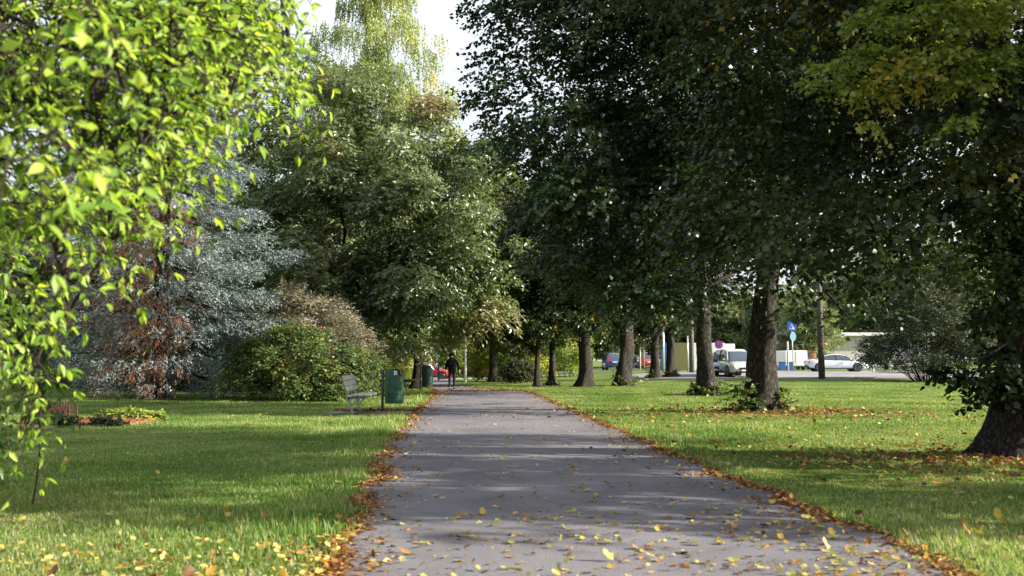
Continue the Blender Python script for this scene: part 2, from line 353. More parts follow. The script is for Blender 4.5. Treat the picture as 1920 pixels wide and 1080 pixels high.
def leaves(P, D, Nn, L, W, kind):
    """leaf blades at P pointing along D with face normal near Nn"""
    D = unit(D); X = unit(np.cross(D, Nn)); Z = np.cross(X, D)
    T, Fc = LEAF[kind]; n = len(T)
    V = (P[:, None, :] + X[:, None, :]*(T[None, :, 0]*W[:, None])[..., None]
         + D[:, None, :]*(T[None, :, 1]*L[:, None])[..., None] + Z[:, None, :]*(T[None, :, 2]*L[:, None])[..., None])
    Fx = (Fc[None] + (np.arange(len(P))*n)[:, None, None]).reshape(-1, Fc.shape[1])
    return V.reshape(-1, 3), Fx, n
def sprigs(rng, P, D, slen, k, L, W, kind='rhomb', droop=.4, up=.8, spread=.9, jit=.25, tone=None):
    n = len(P); D = unit(D)
    t = (np.arange(k)+.5)/k
    S_ = slen*(.6+.8*rng.random(n))
    side = unit(np.cross(D, np.array([0, 0, 1.])+.01)); side = side + .35*rng.normal(size=(n, 3))
    q = P[:, None] + D[:, None]*(t[None, :, None]*S_[:, None, None]) + np.array([0, 0, -1.])*(t[None, :, None]**2*S_[:, None, None]*droop)
    sg = np.where(np.arange(k) % 2, 1., -1.)
    ld = D[:, None]*.6 + side[:, None]*sg[None, :, None]*spread + np.array([0, 0, -droop]) + rng.normal(size=(n, k, 3))*jit
    nn = np.array([0, 0, up]) + rng.normal(size=(n, k, 3))*.55 + D[:, None]*.25
    q = q.reshape(-1, 3); ld = ld.reshape(-1, 3); nn = nn.reshape(-1, 3); m = len(q)
    s = .7+.6*rng.random(m)
    V, Fx, c = leaves(q, ld, nn, L*s, W*s, kind)
    r = rng.random(m) if tone is None else np.clip(np.repeat(tone, k)+.35*(rng.random(m)-.5), 0, 1)
    return V, Fx, np.repeat(r, c)
def prof_oval(h): return np.sin(np.pi*np.clip(h, 0, 1)**.85)**.55
def prof_skirt(h): return np.clip(1-(np.abs(h-.32)/.68)**2.4, 0.02, 1)**.6*np.where(h < .1, .75+.25*h/.1, 1)
def prof_dome(h): return np.sqrt(np.clip(1-h**2.2, 0, 1))
def prof_cone(h): return np.clip(1.02-h, 0.02, 1)**.75
def clumps(rng, n, rx, ry, z0, z1, prof, rc, shell=.45):
    h = rng.random(n*6); keep = rng.random(n*6) < prof(h)**1.5; h = h[keep][:n]; n = len(h)
    th = rng.random(n)*2*np.pi; rr = prof(h)*(rng.random(n)**shell)
    wob = 1+.12*np.sin(3*th+5*h+rng.random()*6)+.08*np.sin(7*th+9*h)
    Cn = np.stack([rx*rr*wob*np.cos(th), ry*rr*wob*np.sin(th), z0+(z1-z0)*h], 1)
    Rc = rc[0]+(rc[1]-rc[0])*rng.random(n)
    return Cn, Rc
def crown_mesh(name, rng, Cn, Rc, per, slen, k, L, W, mat, kind='rhomb', droop=.4, up=.8, flat=.75, axis=None, weep=0, spread=.9, outer=.35):
    n = len(Cn); w_ = (Rc**2/np.mean(Rc**2)); cnt = np.maximum(1, (per*w_).astype(int)); idx = np.repeat(np.arange(n), cnt); m = len(idx)
    u = unit(rng.normal(size=(m, 3))); u[:, 2] = np.where(u[:, 2] < -.35, -u[:, 2]*.8, u[:, 2])
    rad = Rc[idx]*(rng.random(m)**outer)
    P = Cn[idx]+u*rad[:, None]*np.array([1, 1, flat])
    cz = Cn[:, 2].mean() if axis is None else axis
    out = P-np.array([0, 0, cz]); out[:, 2] *= .4
    D = unit(unit(out)*.8+u*.8+rng.normal(size=(m, 3))*.35)
    if weep: D = unit(D*(1-weep)+np.array([0, 0, -1.])*weep)
    tone = np.clip(.47+.17*rng.normal(size=n), 0, .93)[idx]
    V, Fx, r = sprigs(rng, P, D, slen, k, L, W, kind, droop, up, spread, tone=tone)
    return mesh_np(name, V, Fx, mat, r)

def tubes_np(segs, n=7):
    """segs: list of (pts (m,3), radii (m)) -> V, F"""
    Vs = []; Fs = []; b = 0
    for pts, rad in segs:
        pts = np.asarray(pts, float); m = len(pts); d = unit(np.gradient(pts, axis=0))
        ref = np.array([0, 0, 1.]) if abs(d[:, 2]).mean() < .8 else np.array([0, 1., 0])
        u = unit(np.cross(d, ref)); v = np.cross(d, u); a = np.linspace(0, 2*np.pi, n, endpoint=False)
        ring = pts[:, None]+(u[:, None]*np.cos(a)[None, :, None]+v[:, None]*np.sin(a)[None, :, None])*np.asarray(rad)[:, None, None]
        Vs.append(ring.reshape(-1, 3)); i = np.arange(m-1)[:, None]*n; k = np.arange(n)[None]
        k2 = (k+1) % n; Fs.append(np.stack([i+k, i+k2, i+n+k2, i+n+k], -1).reshape(-1, 4)+b); b += m*n
    return np.concatenate(Vs), np.concatenate(Fs)
def trunk_geo(rng, h, r, lean=(0, 0), burl=.12, n=22, top=.55, flare=.45, fork=None):
    m = 34; t = np.linspace(0, 1, m); z = -.15+t*(h+.15)
    cx = lean[0]*t**1.2+.06*r*np.sin(5*t+rng.random()*6)*2; cy = lean[1]*t**1.2
    rad = r*(1-(1-top)*t)*(1+flare*np.exp(-np.maximum(z, 0)/(.45*r*2)))
    a = np.linspace(0, 2*np.pi, n, endpoint=False)
    A, T = np.meshgrid(a, t)
    ph = rng.random(8)*6.28
    bump = (.4*np.sin(2*A+ph[0]+3*T)+.3*np.sin(3*A+ph[1]-4*T)+.35*np.sin(5*A+ph[2]+9*T)*np.sin(8*T+ph[3])+.4*np.sin(A+ph[4])*np.sin(11*T+ph[5])+.25*rng.normal(size=A.shape)*.5)
    root = np.exp(-np.maximum(z, 0)/.35)[:, None]*.4*np.maximum(0, np.sin(5*A+ph[6]+.6*np.sin(2*A)))
    rr = rad[:, None]*(1+burl*bump+root)
    V = np.stack([cx[:, None]+rr*np.cos(A), cy[:, None]+rr*np.sin(A), np.repeat(z[:, None], n, 1)], -1).reshape(-1, 3)
    i = np.arange(m-1)[:, None]*n; k = np.arange(n)[None]; k2 = (k+1) % n
    Fx = np.stack([i+k, i+k2, i+n+k2, i+n+k], -1).reshape(-1, 4)
    return V, Fx, np.array([cx[-1], cy[-1], z[-1]]), r*top
def limbs(rng, base, r0, targets, zlow=0, n=7, sag=.15, rmin=.02):
    segs = []
    for T in targets:
        T = np.asarray(T, float); s0 = base+np.array([0, 0, zlow*rng.random()]); d = T-s0; L = np.linalg.norm(d)
        t = np.linspace(0, 1, 9)[:, None]
        p = s0+d*t+np.array([0, 0, 1])*(np.sin(np.pi*t)*L*sag)+rng.normal(size=(9, 3))*L*.014*np.minimum(1, t*4)
        rs = r0*(.16+.22*rng.random()); segs.append((p, rs*(1-t[:, 0])**.8+rmin))
        for _ in range(2):
            j = rng.integers(3, 8); q = p[j]; e = unit(rng.normal(size=3)+unit(d)*1.2)*L*.3
            tt = np.linspace(0, 1, 5)[:, None]; segs.append((q+e*tt+rng.normal(size=(5, 3))*L*.01, (rs*.3+rmin*.6)*(1-tt[:, 0]*.9)))
    return segs
def join(parts):
    Vs = []; Fs = []; b = 0
    for V, Fx in parts: Vs.append(V); Fs.append(Fx+b); b += len(V)
    return np.concatenate(Vs), np.concatenate(Fs)
def tree(name, label, cat, x, y, mats, crown, h_trunk, r, seed, lean=(0, 0), group=None, nlimb=16, burl=.1, shoots=None, rz=0, crown_from=None, top=.6, leader=None, flare=.3):
    rng = np.random.default_rng(seed)
    t = thing(name, label, cat, (x, y, g1(x, y)), rz, group)
    V, Fx, tip, rt = trunk_geo(rng, h_trunk, r, lean, burl, top=top, flare=flare)
    parts = [(V, Fx)]
    if crown_from is None:
        me, Cn = crown(rng)
    else: me, Cn = crown_from
    idx = rng.permutation(len(Cn))[:nlimb]
    segs = limbs(rng, tip-np.array([0, 0, .3]), rt, Cn[idx], 0, rmin=.018)
    if leader: segs.append((np.linspace(tip-np.array([0,0,.4]), np.array([tip[0]*1.2, tip[1]*1.2, leader]), 10)+rng.normal(size=(10, 3))*.06*np.linspace(0,1,10)[:,None], rt*(1-np.linspace(0, .92, 10))))
    parts.append(tubes_np(segs))
    Vj, Fj = join(parts)
    tr = link('trunk', mesh_np('trunk', Vj, Fj, mats[0], smooth=True), t)
    cr = link('crown', me, t)
    if shoots:
        hs, rs, nn, L = shoots
        th = rng.random(nn)*2*np.pi; z = rng.random(nn)**1.5*hs; q = r*1.05+rng.random(nn)*rs*np.exp(-z/hs)
        # clustered so that they read as separate shoots
        c = rng.integers(0, 7, nn); ca = rng.random(7)*2*np.pi; th = ca[c]+.35*rng.normal(size=nn); z = z*(.3+rng.random(7)[c])
        P = np.stack([q*np.cos(th), q*np.sin(th), z+.05], 1)
        D = np.stack([np.cos(th), np.sin(th), .3+.0*th], 1)+.5*rng.normal(size=(nn, 3))
        V, Fx, rr = sprigs(rng, P, D, .28, 5, L, L*.8, 'heart', .3, .8)
        tw = [(np.array([[.9*r*math.cos(a_), .9*r*math.sin(a_), .05], [(r+rs*.5)*math.cos(a_), (r+rs*.5)*math.sin(a_), hs*.35], [(r+rs*.8)*math.cos(a_+.1), (r+rs*.8)*math.sin(a_+.1), hs*.8]]), np.array([.012, .009, .004])) for a_ in ca]
        tag(link('shoots', mesh_np('shoots', V, Fx, M['rose'], rr), t), kind='stuff')
        Vt, Ft = tubes_np(tw, 5); tag(link('shoot_stems', mesh_np('shoot_stems', Vt, Ft, M['bark_grey'], smooth=True), t), kind='stuff')
    return t

# ---------------------------------------------------------------- lindens on the right
def linden_crown(nc, rx, ry, z0, z1, per, L, mat, rc=(.8, 1.5), k=6, prof=prof_skirt, kind='rhomb', shell=.42, off=(0, 0), slen=.42, thin=5.9, extra=None, xmin=-99):
    def f(rng):
        Cn, Rc = clumps(rng, nc, rx, ry, z0, z1, prof, rc, shell)
        Cn[:, 0] += off[0]; Cn[:, 1] += off[1]
        low = (Cn[:, 0] > -1.6) & (Cn[:, 2] < thin+.42*Cn[:, 0])      # raised, sparser skirt on the street side
        kp = (~low | (rng.random(len(Cn)) < .34)) & (Cn[:, 0]-Rc*.6 > xmin); Rc = np.where(low, .5, Rc); Cn = Cn[kp]; Rc = Rc[kp]
        if extra is not None: Cn = np.concatenate([Cn, extra[:, :3]]); Rc = np.concatenate([Rc, extra[:, 3]])
        return crown_mesh('crown', rng, Cn, Rc, per, slen, k, L, L*.85, mat, kind, .45, .8, .7), Cn
    return f
G = 'old lindens in a row right of the path'
EX1 = np.array([(atx(px_, Y_)-7.55, Y_-14.7, zat(py_, Y_), r_) for px_, py_, Y_, r_ in ((1800, 440, 17, .7), (1860, 380, 17, .8), (1930, 430, 17, .8), (1900, 320, 17, .9), (1780, 340, 17, .8), (1700, 400, 17, .7), (1960, 520, 16.5, .7), (1840, 510, 17.3, .5), (1990, 350, 16.5, .9), (1740, 500, 17.3, .5), (1900, 200, 16.5, 1.0), (1800, 200, 16.5, 1.0), (1920, 600, 16.6, .5), (1880, 330, 12.5, .75), (1800, 350, 12.5, .6), (1900, 430, 12.8, .6), (1840, 260, 12, .7), (1910, 250, 12, .6), (1885, 520, 13.3, .5), (1905, 600, 13.4, .5), (1868, 700, 13.6, .3), (1905, 690, 13.5, .4), (1700, 450, 16, .6), (1640, 520, 16, .5), (1620, 300, 16, .8), (1700, 280, 16.5, .9), (1560, 200, 16, .9), (1620, 100, 16.5, 1.0), (1720, 180, 16.5, 1.0), (1860, 440, 15.8, .7), (1790, 400, 15.5, .6), (1750, 330, 16, .8), (1660, 380, 16.5, .6))])
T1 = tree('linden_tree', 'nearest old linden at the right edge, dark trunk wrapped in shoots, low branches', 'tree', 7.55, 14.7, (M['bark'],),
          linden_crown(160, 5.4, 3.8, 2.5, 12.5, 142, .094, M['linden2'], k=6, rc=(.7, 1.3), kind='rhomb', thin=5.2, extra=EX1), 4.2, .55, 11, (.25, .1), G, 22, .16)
EX = []
for px_, py_, Y_, r_ in ((925, 20, 27, .8), (965, 60, 26, 1.1), (950, 130, 27, .9), (912, 195, 27, .55), (945, 215, 27, .8), (985, 180, 26, 1.2), (970, 265, 27, 1.0), (1010, 330, 26, 1.2), (1020, 420, 26, 1.1), (1045, 500, 26, 1.0), (1060, 250, 25, 1.4), (1080, 380, 25, 1.3), (1100, 520, 26, .9), (1180, 540, 25, .8), (1030, 100, 26, 1.4), (1010, 10, 26, 1.2), (900, 30, 27, .35), (893, 175, 27, .3), (1280, 560, 25, .7), (1500, 560, 25.5, .45), (1600, 575, 26, .4), (1560, 480, 25, .6), (1660, 470, 26, .5), (1700, 380, 26, .8), (1560, 380, 25, 1.0), (1760, 480, 27, .5), (1480, 480, 25, .7), (1620, 400, 25, .7), (1540, 590, 25, .35)):
    EX.append((atx(px_, Y_)-6.95, Y_-27.6, zat(py_, Y_), r_))
rc_ = np.random.default_rng(99)
for _ in range(46):      # inner fill of the crown
    Y_ = rc_.uniform(27.5, 30); EX.append((atx(rc_.uniform(990, 1560), Y_)-6.95, Y_-27.6, zat(rc_.uniform(-60, 330), Y_), rc_.uniform(.8, 1.3)))
for px_, py_ in ((1530, 600), (1600, 598), (1680, 590), (1480, 585), (1640, 560)): EX.append((atx(px_, 25)-6.95, -2.6, zat(py_, 25), .3))
EX = np.array(EX)
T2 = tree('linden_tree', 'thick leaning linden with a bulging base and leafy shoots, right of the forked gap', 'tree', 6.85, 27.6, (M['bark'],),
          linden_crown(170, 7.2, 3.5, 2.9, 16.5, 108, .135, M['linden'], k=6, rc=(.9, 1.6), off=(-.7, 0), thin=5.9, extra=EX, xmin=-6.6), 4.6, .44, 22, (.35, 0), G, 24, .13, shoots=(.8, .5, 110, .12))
T2['label'] = 'thick dark linden leaning right, leafy shoots around its swollen base'
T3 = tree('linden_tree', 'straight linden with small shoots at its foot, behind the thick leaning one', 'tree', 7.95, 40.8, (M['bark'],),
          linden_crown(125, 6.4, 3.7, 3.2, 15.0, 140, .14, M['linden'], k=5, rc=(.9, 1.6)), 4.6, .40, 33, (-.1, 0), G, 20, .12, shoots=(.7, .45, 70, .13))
c3 = [o for o in T3.children if o.name.startswith('crown')][0].data
rng0 = np.random.default_rng(5); C3n, _ = clumps(rng0, 60, 6, 5, 3.4, 14, prof_skirt, (1, 1))
tree('linden_tree', 'linden just outside the right edge whose shade falls on the near path', 'tree', 11.8, 9.8, (M['bark'],),
     linden_crown(90, 3.3, 3.2, 2.8, 9.6, 45, .15, M['linden'], k=6, rc=(.35, .8), thin=0), 3.6, .3, 44, (0, 0), G, 12, .1)
far_row = [  # px, Y, r, rz, scale, label
 (1170, 55.5, .46, 1.2, .92, 'gnarled burly linden trunk lit on its right side, near the dark blue car'),
 (1098, 54.0, .40, 2.6, .80, 'straight black linden trunk with wide root flare, left of the blue car'),
 (1007, 53.5, .19, 4.1, .55, 'slim dark linden closest to the end of the path'),
 (1033, 56.5, .23, 5.3, .55, 'slim leafy linden just right of the slimmest trunk'),
 (1226, 69.0, .36, 3.3, .66, 'dark linden trunk covering part of the red hatchback'),
 (1258, 70.0, .36, .4, .68, 'pale lit linden trunk in front of the blue panel'),
]
for i, (px, Yd, r, rz, sc, lab) in enumerate(far_row):
    x = atx(px, Yd)
    t = tree('linden_tree', lab, 'tree', x, Yd, (M['bark'],), None, 4.4/sc if sc > .7 else 5.4, r/sc, 50+i, ((.2, -.25, .1, .25, .3, -.2)[i], 0), G, 14, (.22, .13, .13, .13, .15, .2)[i], crown_from=(c3, C3n), rz=0,
             shoots=(.8, .4, 36, .15) if i in (0, 3, 4, 5) else None)
    for o in t.children:
        if o.name.startswith('crown'): o.rotation_euler = (0, 0, (rz*1.7) % 1.2-.6)
    t.scale = (sc, sc, sc)

# ---------------------------------------------------------------- left side: maple, birch, red maple
def maple_crown(nc, rx, ry, z0, z1, per, L, mat, rc=(.8, 1.6), k=6, prof=prof_oval, shell=.4, W=.45, off=(0, 0)):
    def f(rng):
        Cn, Rc = clumps(rng, nc, rx, ry, z0, z1, prof, rc, shell)
        Cn[:, 0] += off[0]; Cn[:, 1] += off[1]
        return crown_mesh('crown', rng, Cn, Rc, per, .5, k, L, L*W, mat, 'rhomb', .6, .8, .78), Cn
    return f
tree('maple_tree', 'huge dark green maple with drooping leaf clusters, left of the path', 'tree', atx(690, 50), 50, (M['bark_dark'],),
     maple_crown(200, 6.6, 5.4, 1.8, 16.0, 98, .25, M['maple'], prof=prof_skirt), 4.6, .42, 71, (-1.2, .3), None, 24, .06)
tree('maple_tree', 'smaller maple whose black trunk rises behind the far bench', 'tree', atx(781, 49), 49, (M['bark_dark'],),
     maple_crown(60, 3.0, 2.8, 2.9, 8.5, 110, .20, M['maple'], rc=(.6, 1.1)), 3.4, .23, 72, (.15, 0), None, 14, .06)
tree('maple_tree', 'round maple turning reddish, below the gap of sky', 'tree', atx(925, 68), 68, (M['bark_dark'],),
     maple_crown(130, 4.6, 4.4, 4.8, 16.2, 85, .28, M['redmaple'], rc=(.8, 1.5), prof=prof_oval), 4.5, .3, 73, (0, 0), None, 16, .06)
tree('maple_tree', 'dense dark maple filling the gap between the spruce and the huge maple', 'tree', atx(500, 62), 62, (M['bark_dark'],),
     maple_crown(160, 6.8, 5.0, 1.5, 22, 70, .31, M['maple'], rc=(.9, 1.7), prof=prof_skirt), 4.5, .35, 74, (0, 0), None, 16, .06)
def birch_crown(nc, rx, ry, z0, z1, per, L, mat):
    def f(rng):
        Cn, Rc = clumps(rng, nc, rx, ry, z0, z1, prof_oval, (.6, 1.3), .55)
        return crown_mesh('crown', rng, Cn, Rc, per, 1.3, 13, L, L*.7, mat, 'rhomb', .2, .3, .8, weep=.85, spread=.5), Cn
    return f
tree('birch_tree', 'tall birch with hanging yellow-green foliage against the sky', 'tree', atx(700, 74), 74, (M['birch_bark'],),
     birch_crown(200, 5.7, 4.4, 6, 34, 32, .17, M['birch']), 8, .3, 81, (0, 0), None, 30, .04, leader=33)

# ---------------------------------------------------------------- blue spruce
def spruce(x, y, seed=90):
    rng = np.random.default_rng(seed)
    t = thing('blue_spruce', 'big blue spruce with silvery boughs and brown dead twigs inside', 'tree', (x, y, g1(x, y)))
    V, Fx, tip, rt = trunk_geo(rng, 20.5, .32, (.2, 0), .04, top=.1)
    segs = []; P = []; D = []; PD = []; DD = []
    z = 1.4
    while z < 20.5:
        f = (z-1.2)/20; Lb = 4.75*(1-f)**.55*min(1, .5+.16*(z-1.2))
        nb = int(8+3*rng.random()); tierfac = .78+.34*rng.random()
        for b in range(nb):
            th = 2*np.pi*(b+rng.random()*.8)/nb; L = Lb*tierfac*(.78+.36*rng.random())
            s = np.linspace(0, 1, 10); dz = L*(-.06*s-.42*s**1.5+.24*s**4)
            pts = np.stack([L*s*np.cos(th), L*s*np.sin(th), z+dz+rng.normal()*.12], 1)
            segs.append((pts, .055*(1-f*.6)*(1-s*.9)+.006))
            dr = np.array([np.cos(th), np.sin(th), 0]); sd_ = np.array([-np.sin(th), np.cos(th), 0])
            deadside = (np.sin(th) < -.2) and (-.75 < np.cos(th) < .5) and z < 9.5
            nside = int(L*29); u = .32+.68*rng.random(nside)**.7
            base = np.stack([np.interp(u, s, pts[:, i]) for i in range(3)], 1)
            sg = np.where(rng.random(nside) < .5, -1, 1)
            wd = np.sin(np.pi*np.clip(u*1.02-.12, 0, 1))**.8*L*.26*rng.random(nside)**.7
            hang = rng.random(nside)**1.3*.75*np.clip(1.35-u, .15, 1)
            q0 = base+sd_*(sg*wd)[:, None]+dr*(wd*.5)[:, None]+np.array([0, 0, -1])*(hang+.12*wd)[:, None]
            dd = unit(dr*(.7+.3*rng.random((nside, 1)))+sd_*(sg*.5*rng.random(nside))[:, None]+np.array([0, 0, 1])*(-.15-1.3*hang+.2*rng.normal(size=nside))[:, None])
            dead = (rng.random(nside) < (.8 if deadside else .0)*np.clip(1.5-u*1.2, 0, 1))
            for q in range(2):
                pq = q0+dd*.2*q; dq = dd+rng.normal(size=dd.shape)*.3
                P.append(pq[~dead]); D.append(dq[~dead]); PD.append(pq[dead]); DD.append(dq[dead]+np.array([0, 0, -.8]))
            nd = int(L*6*(2.0 if deadside else .7)); u = .08+.5*rng.random(nd)
            PD.append(np.stack([np.interp(u, s, pts[:, i]) for i in range(3)], 1)); DD.append(rng.normal(size=(nd, 3))+np.array([0, 0, -1.6])+dr*.5)
        z += .78+.3*rng.random()
    parts = [(V, Fx), tubes_np(segs, 5)]
    Vj, Fj = join(parts); link('trunk', mesh_np('trunk', Vj, Fj, M['bark_dark'], smooth=True), t)
    P = np.concatenate(P); D = unit(np.concatenate(D))
    # each branchlet: needle brush of small blades all round
    def brush(P, D, slen, k, L, W, mat, name, upb):
        n = len(P); tt = np.linspace(0, 1, k); q = P[:, None]+D[:, None]*tt[None, :, None]*slen
        ld = D[:, None]*.75+rng.normal(size=(n, k, 3))*.55+np.array([0, 0, upb])
        nn = rng.normal(size=(n, k, 3))+np.array([0, 0, .8]); q = q.reshape(-1, 3); m = len(q); s_ = .7+.6*rng.random(m)
        V, Fx, c = leaves(q, ld.reshape(-1, 3), nn.reshape(-1, 3), L*s_, W*s_, 'tri')
        tone = np.clip(np.repeat(.5+.25*rng.normal(size=n), k)+.3*(rng.random(m)-.5), 0, 1)
        return link(name, mesh_np(name, V, Fx, mat, np.repeat(tone, c)), t)
    print('spruce sprigs', len(P))
    brush(P, D, .30, 9, .095, .036, M['spruce'], 'crown', .12)
    PD = np.concatenate(PD); DD = unit(np.concatenate(DD)); keep = rng.random(len(PD)) < .9
    brush(PD[keep], DD[keep], .45, 10, .11, .022, M['spruce_dead'], 'dead_twigs', -.2)
    return t
spruce(atx(300, 37.5), 37.5)

# ---------------------------------------------------------------- shrubs and far trees
def shrub(name, label, cat, x, y, rx, ry, z0, z1, nc, per, L, W, mat, seed, rc=(.3, .6), k=5, prof=prof_dome, droop=.3, up=.7, slen=.3, group=None, berries=0, kind='rhomb', flat=.8, data=None, stems=10):
    rng = np.random.default_rng(seed)
    t = thing(name, label, cat, (x, y, g1(x, y)), 0, group)
    Cn, Rc = clumps(rng, nc, rx, ry, z0, z1, prof, rc, .4)
    me = data or crown_mesh('foliage', rng, Cn, Rc, per*.93, slen, k, L, L*W, mat, kind, droop, up, flat)
    link('foliage', me, t)
    sg = []
    for T in Cn[:stems]:
        s = np.linspace(0, 1, 6)[:, None]; b = np.array([T[0]*.25, T[1]*.25, -.05]); sg.append((b+(T-b)*s+np.array([0, 0, 1])*np.sin(np.pi*s)*.1*np.linalg.norm(T-b), .025*(1-s[:, 0]*.8)))
    V, Fx = tubes_np(sg, 5); link('stems', mesh_np('stems', V, Fx, M['bark_dark'], smooth=True), t)
    if berries:
        idx = rng.integers(0, len(Cn), berries); u = unit(rng.normal(size=(berries, 3))); u[:, 2] = abs(u[:, 2]); u[:, 1] = -abs(u[:, 1])
        P = Cn[idx]+u*Rc[idx][:, None]*1.05
        for p in P[:berries]:
            if berry_me[0] is None:
                bm = bmesh.new(); bmesh.ops.create_icosphere(bm, subdivisions=1, radius=.035); m_ = bpy.data.meshes.new('hip'); bm.to_mesh(m_); bm.free(); m_.materials.append(M['red']); berry_me[0] = m_
            o = link('rose_hip', berry_me[0], t); o.location = p
    return t
berry_me = [None]
shrub('rose_bush', 'broad rose bush dotted with red hips behind the near bench', 'bush', atx(560, 35.9), 35.9, 2.9, 1.4, .2, 2.35, 110, 60, .10, .7, M['rose'], 101, (.3, .55), berries=60, prof=prof_dome)
shrub('brown_shrub', 'rounded shrub with pinkish brown feathery foliage above the rose bush', 'bush', atx(572, 38.3), 38.3, 2.45, 1.2, .6, 4.1, 130, 60, .13, .25, M['meadow'], 102, (.35, .65), droop=.1, up=.4, prof=prof_dome)
shrub('leafy_bush', 'yellowing round bush right of the white lamp post', 'bush', atx(942, 76), 76, 2.7, 2.1, .3, 6.0, 100, 60, .19, .6, M['yellowbush'], 103, (.5, .9), prof=prof_dome)
shrub('leafy_bush', 'lit green bush showing between the slim and the straight lindens', 'bush', atx(1062, 86), 86, 2.6, 2.0, .1, 4.6, 60, 60, .17, .6, M['yellowbush'], 104, (.5, .8))
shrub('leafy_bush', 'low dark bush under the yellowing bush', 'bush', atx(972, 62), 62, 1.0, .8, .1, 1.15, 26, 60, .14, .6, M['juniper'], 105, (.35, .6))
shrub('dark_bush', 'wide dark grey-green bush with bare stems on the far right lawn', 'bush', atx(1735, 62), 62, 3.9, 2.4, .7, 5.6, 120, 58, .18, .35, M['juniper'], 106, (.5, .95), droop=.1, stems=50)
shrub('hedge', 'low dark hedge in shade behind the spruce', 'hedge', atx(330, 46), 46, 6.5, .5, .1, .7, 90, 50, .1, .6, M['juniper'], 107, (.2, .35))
shrub('flower_bed', 'leafy hosta bed behind the spruce', 'plants', atx(370, 50), 50, 3.5, .6, .05, .55, 50, 30, .22, .45, M['rose'], 108, (.15, .3))
shrub('leafy_bush', 'green bush left of the rose bush, behind the spruce skirts', 'bush', atx(250, 52), 52, 5.5, 1.6, .2, 3.2, 90, 50, .17, .55, M['farleaf'], 109, (.5, .9))
shrub('leafy_bush', 'pale willow-like bush behind the green litter bin', 'bush', atx(706, 62), 62, 2.3, 1.6, .2, 3.0, 80, 50, .17, .4, M['yellowbush'], 110, (.4, .7), droop=.5)
shrub('leafy_bush', 'bright yellow-green maple bush behind the walking person', 'bush', atx(880, 104), 104, 4.2, 3, .6, 8.5, 90, 60, .3, .65, M['yellowbush'], 111, (.9, 1.6))

# shared far tree crowns
rngf = np.random.default_rng(7)
CnA, RcA = clumps(rngf, 110, 4.6, 4.6, 1.6, 13, prof_skirt, (.9, 1.7), .45)
farA = crown_mesh('crown', rngf, CnA, RcA, 62, .7, 6, .32, .2, M['farleaf'], 'rhomb', .4, .8, .7)
CnB, RcB = clumps(rngf, 90, 3.8, 3.8, 2.2, 10, prof_oval, (.8, 1.4), .45)
farB = crown_mesh('crown', rngf, CnB, RcB, 62, .6, 6, .30, .2, M['farleaf'], 'rhomb', .4, .8, .7)
far = [  # px, Y, scale, mesh, label
 (1130, 128, .62, 1, 'pale distant tree left of the dark blue car'), (1178, 132, .60, 1, 'pale distant tree above the red hatchback'),
 (1010, 125, 1.0, 0, 'distant tree behind the slimmest linden'), (930, 132, 1.15, 0, 'distant tree behind the yellowing bush'),
 (1085, 140, 1.1, 0, 'distant tree between the row trunks, far back'), (1230, 145, 1.1, 0, 'distant tree behind the blue panel'),
 (1310, 140, 1.1, 0, 'distant tree behind the parked silver car'), (1395, 142, 1.1, 1, 'distant tree behind the pale hatchback'),
 (1465, 118, .95, 1, 'distant tree behind the crossing sign'), (1515, 104, .62, 0, 'grey-green tree beside the beige building'),
 (1560, 150, 1.25, 0, 'tall distant tree above the beige building'), (1650, 135, 1.2, 0, 'distant tree right of the beige building'),
 (1745, 125, 1.2, 0, 'distant tree behind the dark grey-green bush'), (1850, 118, 1.2, 0, 'distant tree behind the nearest linden'),
 (1960, 120, 1.2, 0, 'distant tree past the right edge'), (840, 150, 1.3, 0, 'distant tree over the end of the path'),
 (770, 128, 1.2, 0, 'distant tree behind the smaller maple'), (690, 120, 1.1, 0, 'distant tree behind the huge maple'),
 (590, 115, 1.2, 0, 'distant tree behind the brown shrub'), (480, 110, 1.2, 0, 'distant tree far left of the path'),
 (370, 105, 1.2, 0, 'distant tree right behind the spruce'), (240, 100, 1.3, 0, 'distant tree left behind the spruce'), (110, 95, 1.3, 0, 'distant tree behind the hanging leaves'), (-20, 90, 1.3, 0, 'distant tree past the left edge'),
 (60, 66, .95, 0, 'mid-distance tree behind the box elder leaves'), (180, 70, 1.0, 0, 'mid-distance tree left of the spruce'),
]
for i, (px, Yd, sc, kx, lab) in enumerate(far):
    me, Cn = ((farA, CnA), (farB, CnB))[kx]
    t = tree('distant_tree', lab, 'tree', atx(px, Yd), Yd, (M['bark'],), None, 3.0, .22, 300+i, (0, 0), 'trees in the far background', 8, .05, crown_from=(me, Cn))
    for o in t.children:
        if o.name.startswith('crown'): o.rotation_euler = (0, 0, i*1.7)
    t.scale = (sc, sc, sc)

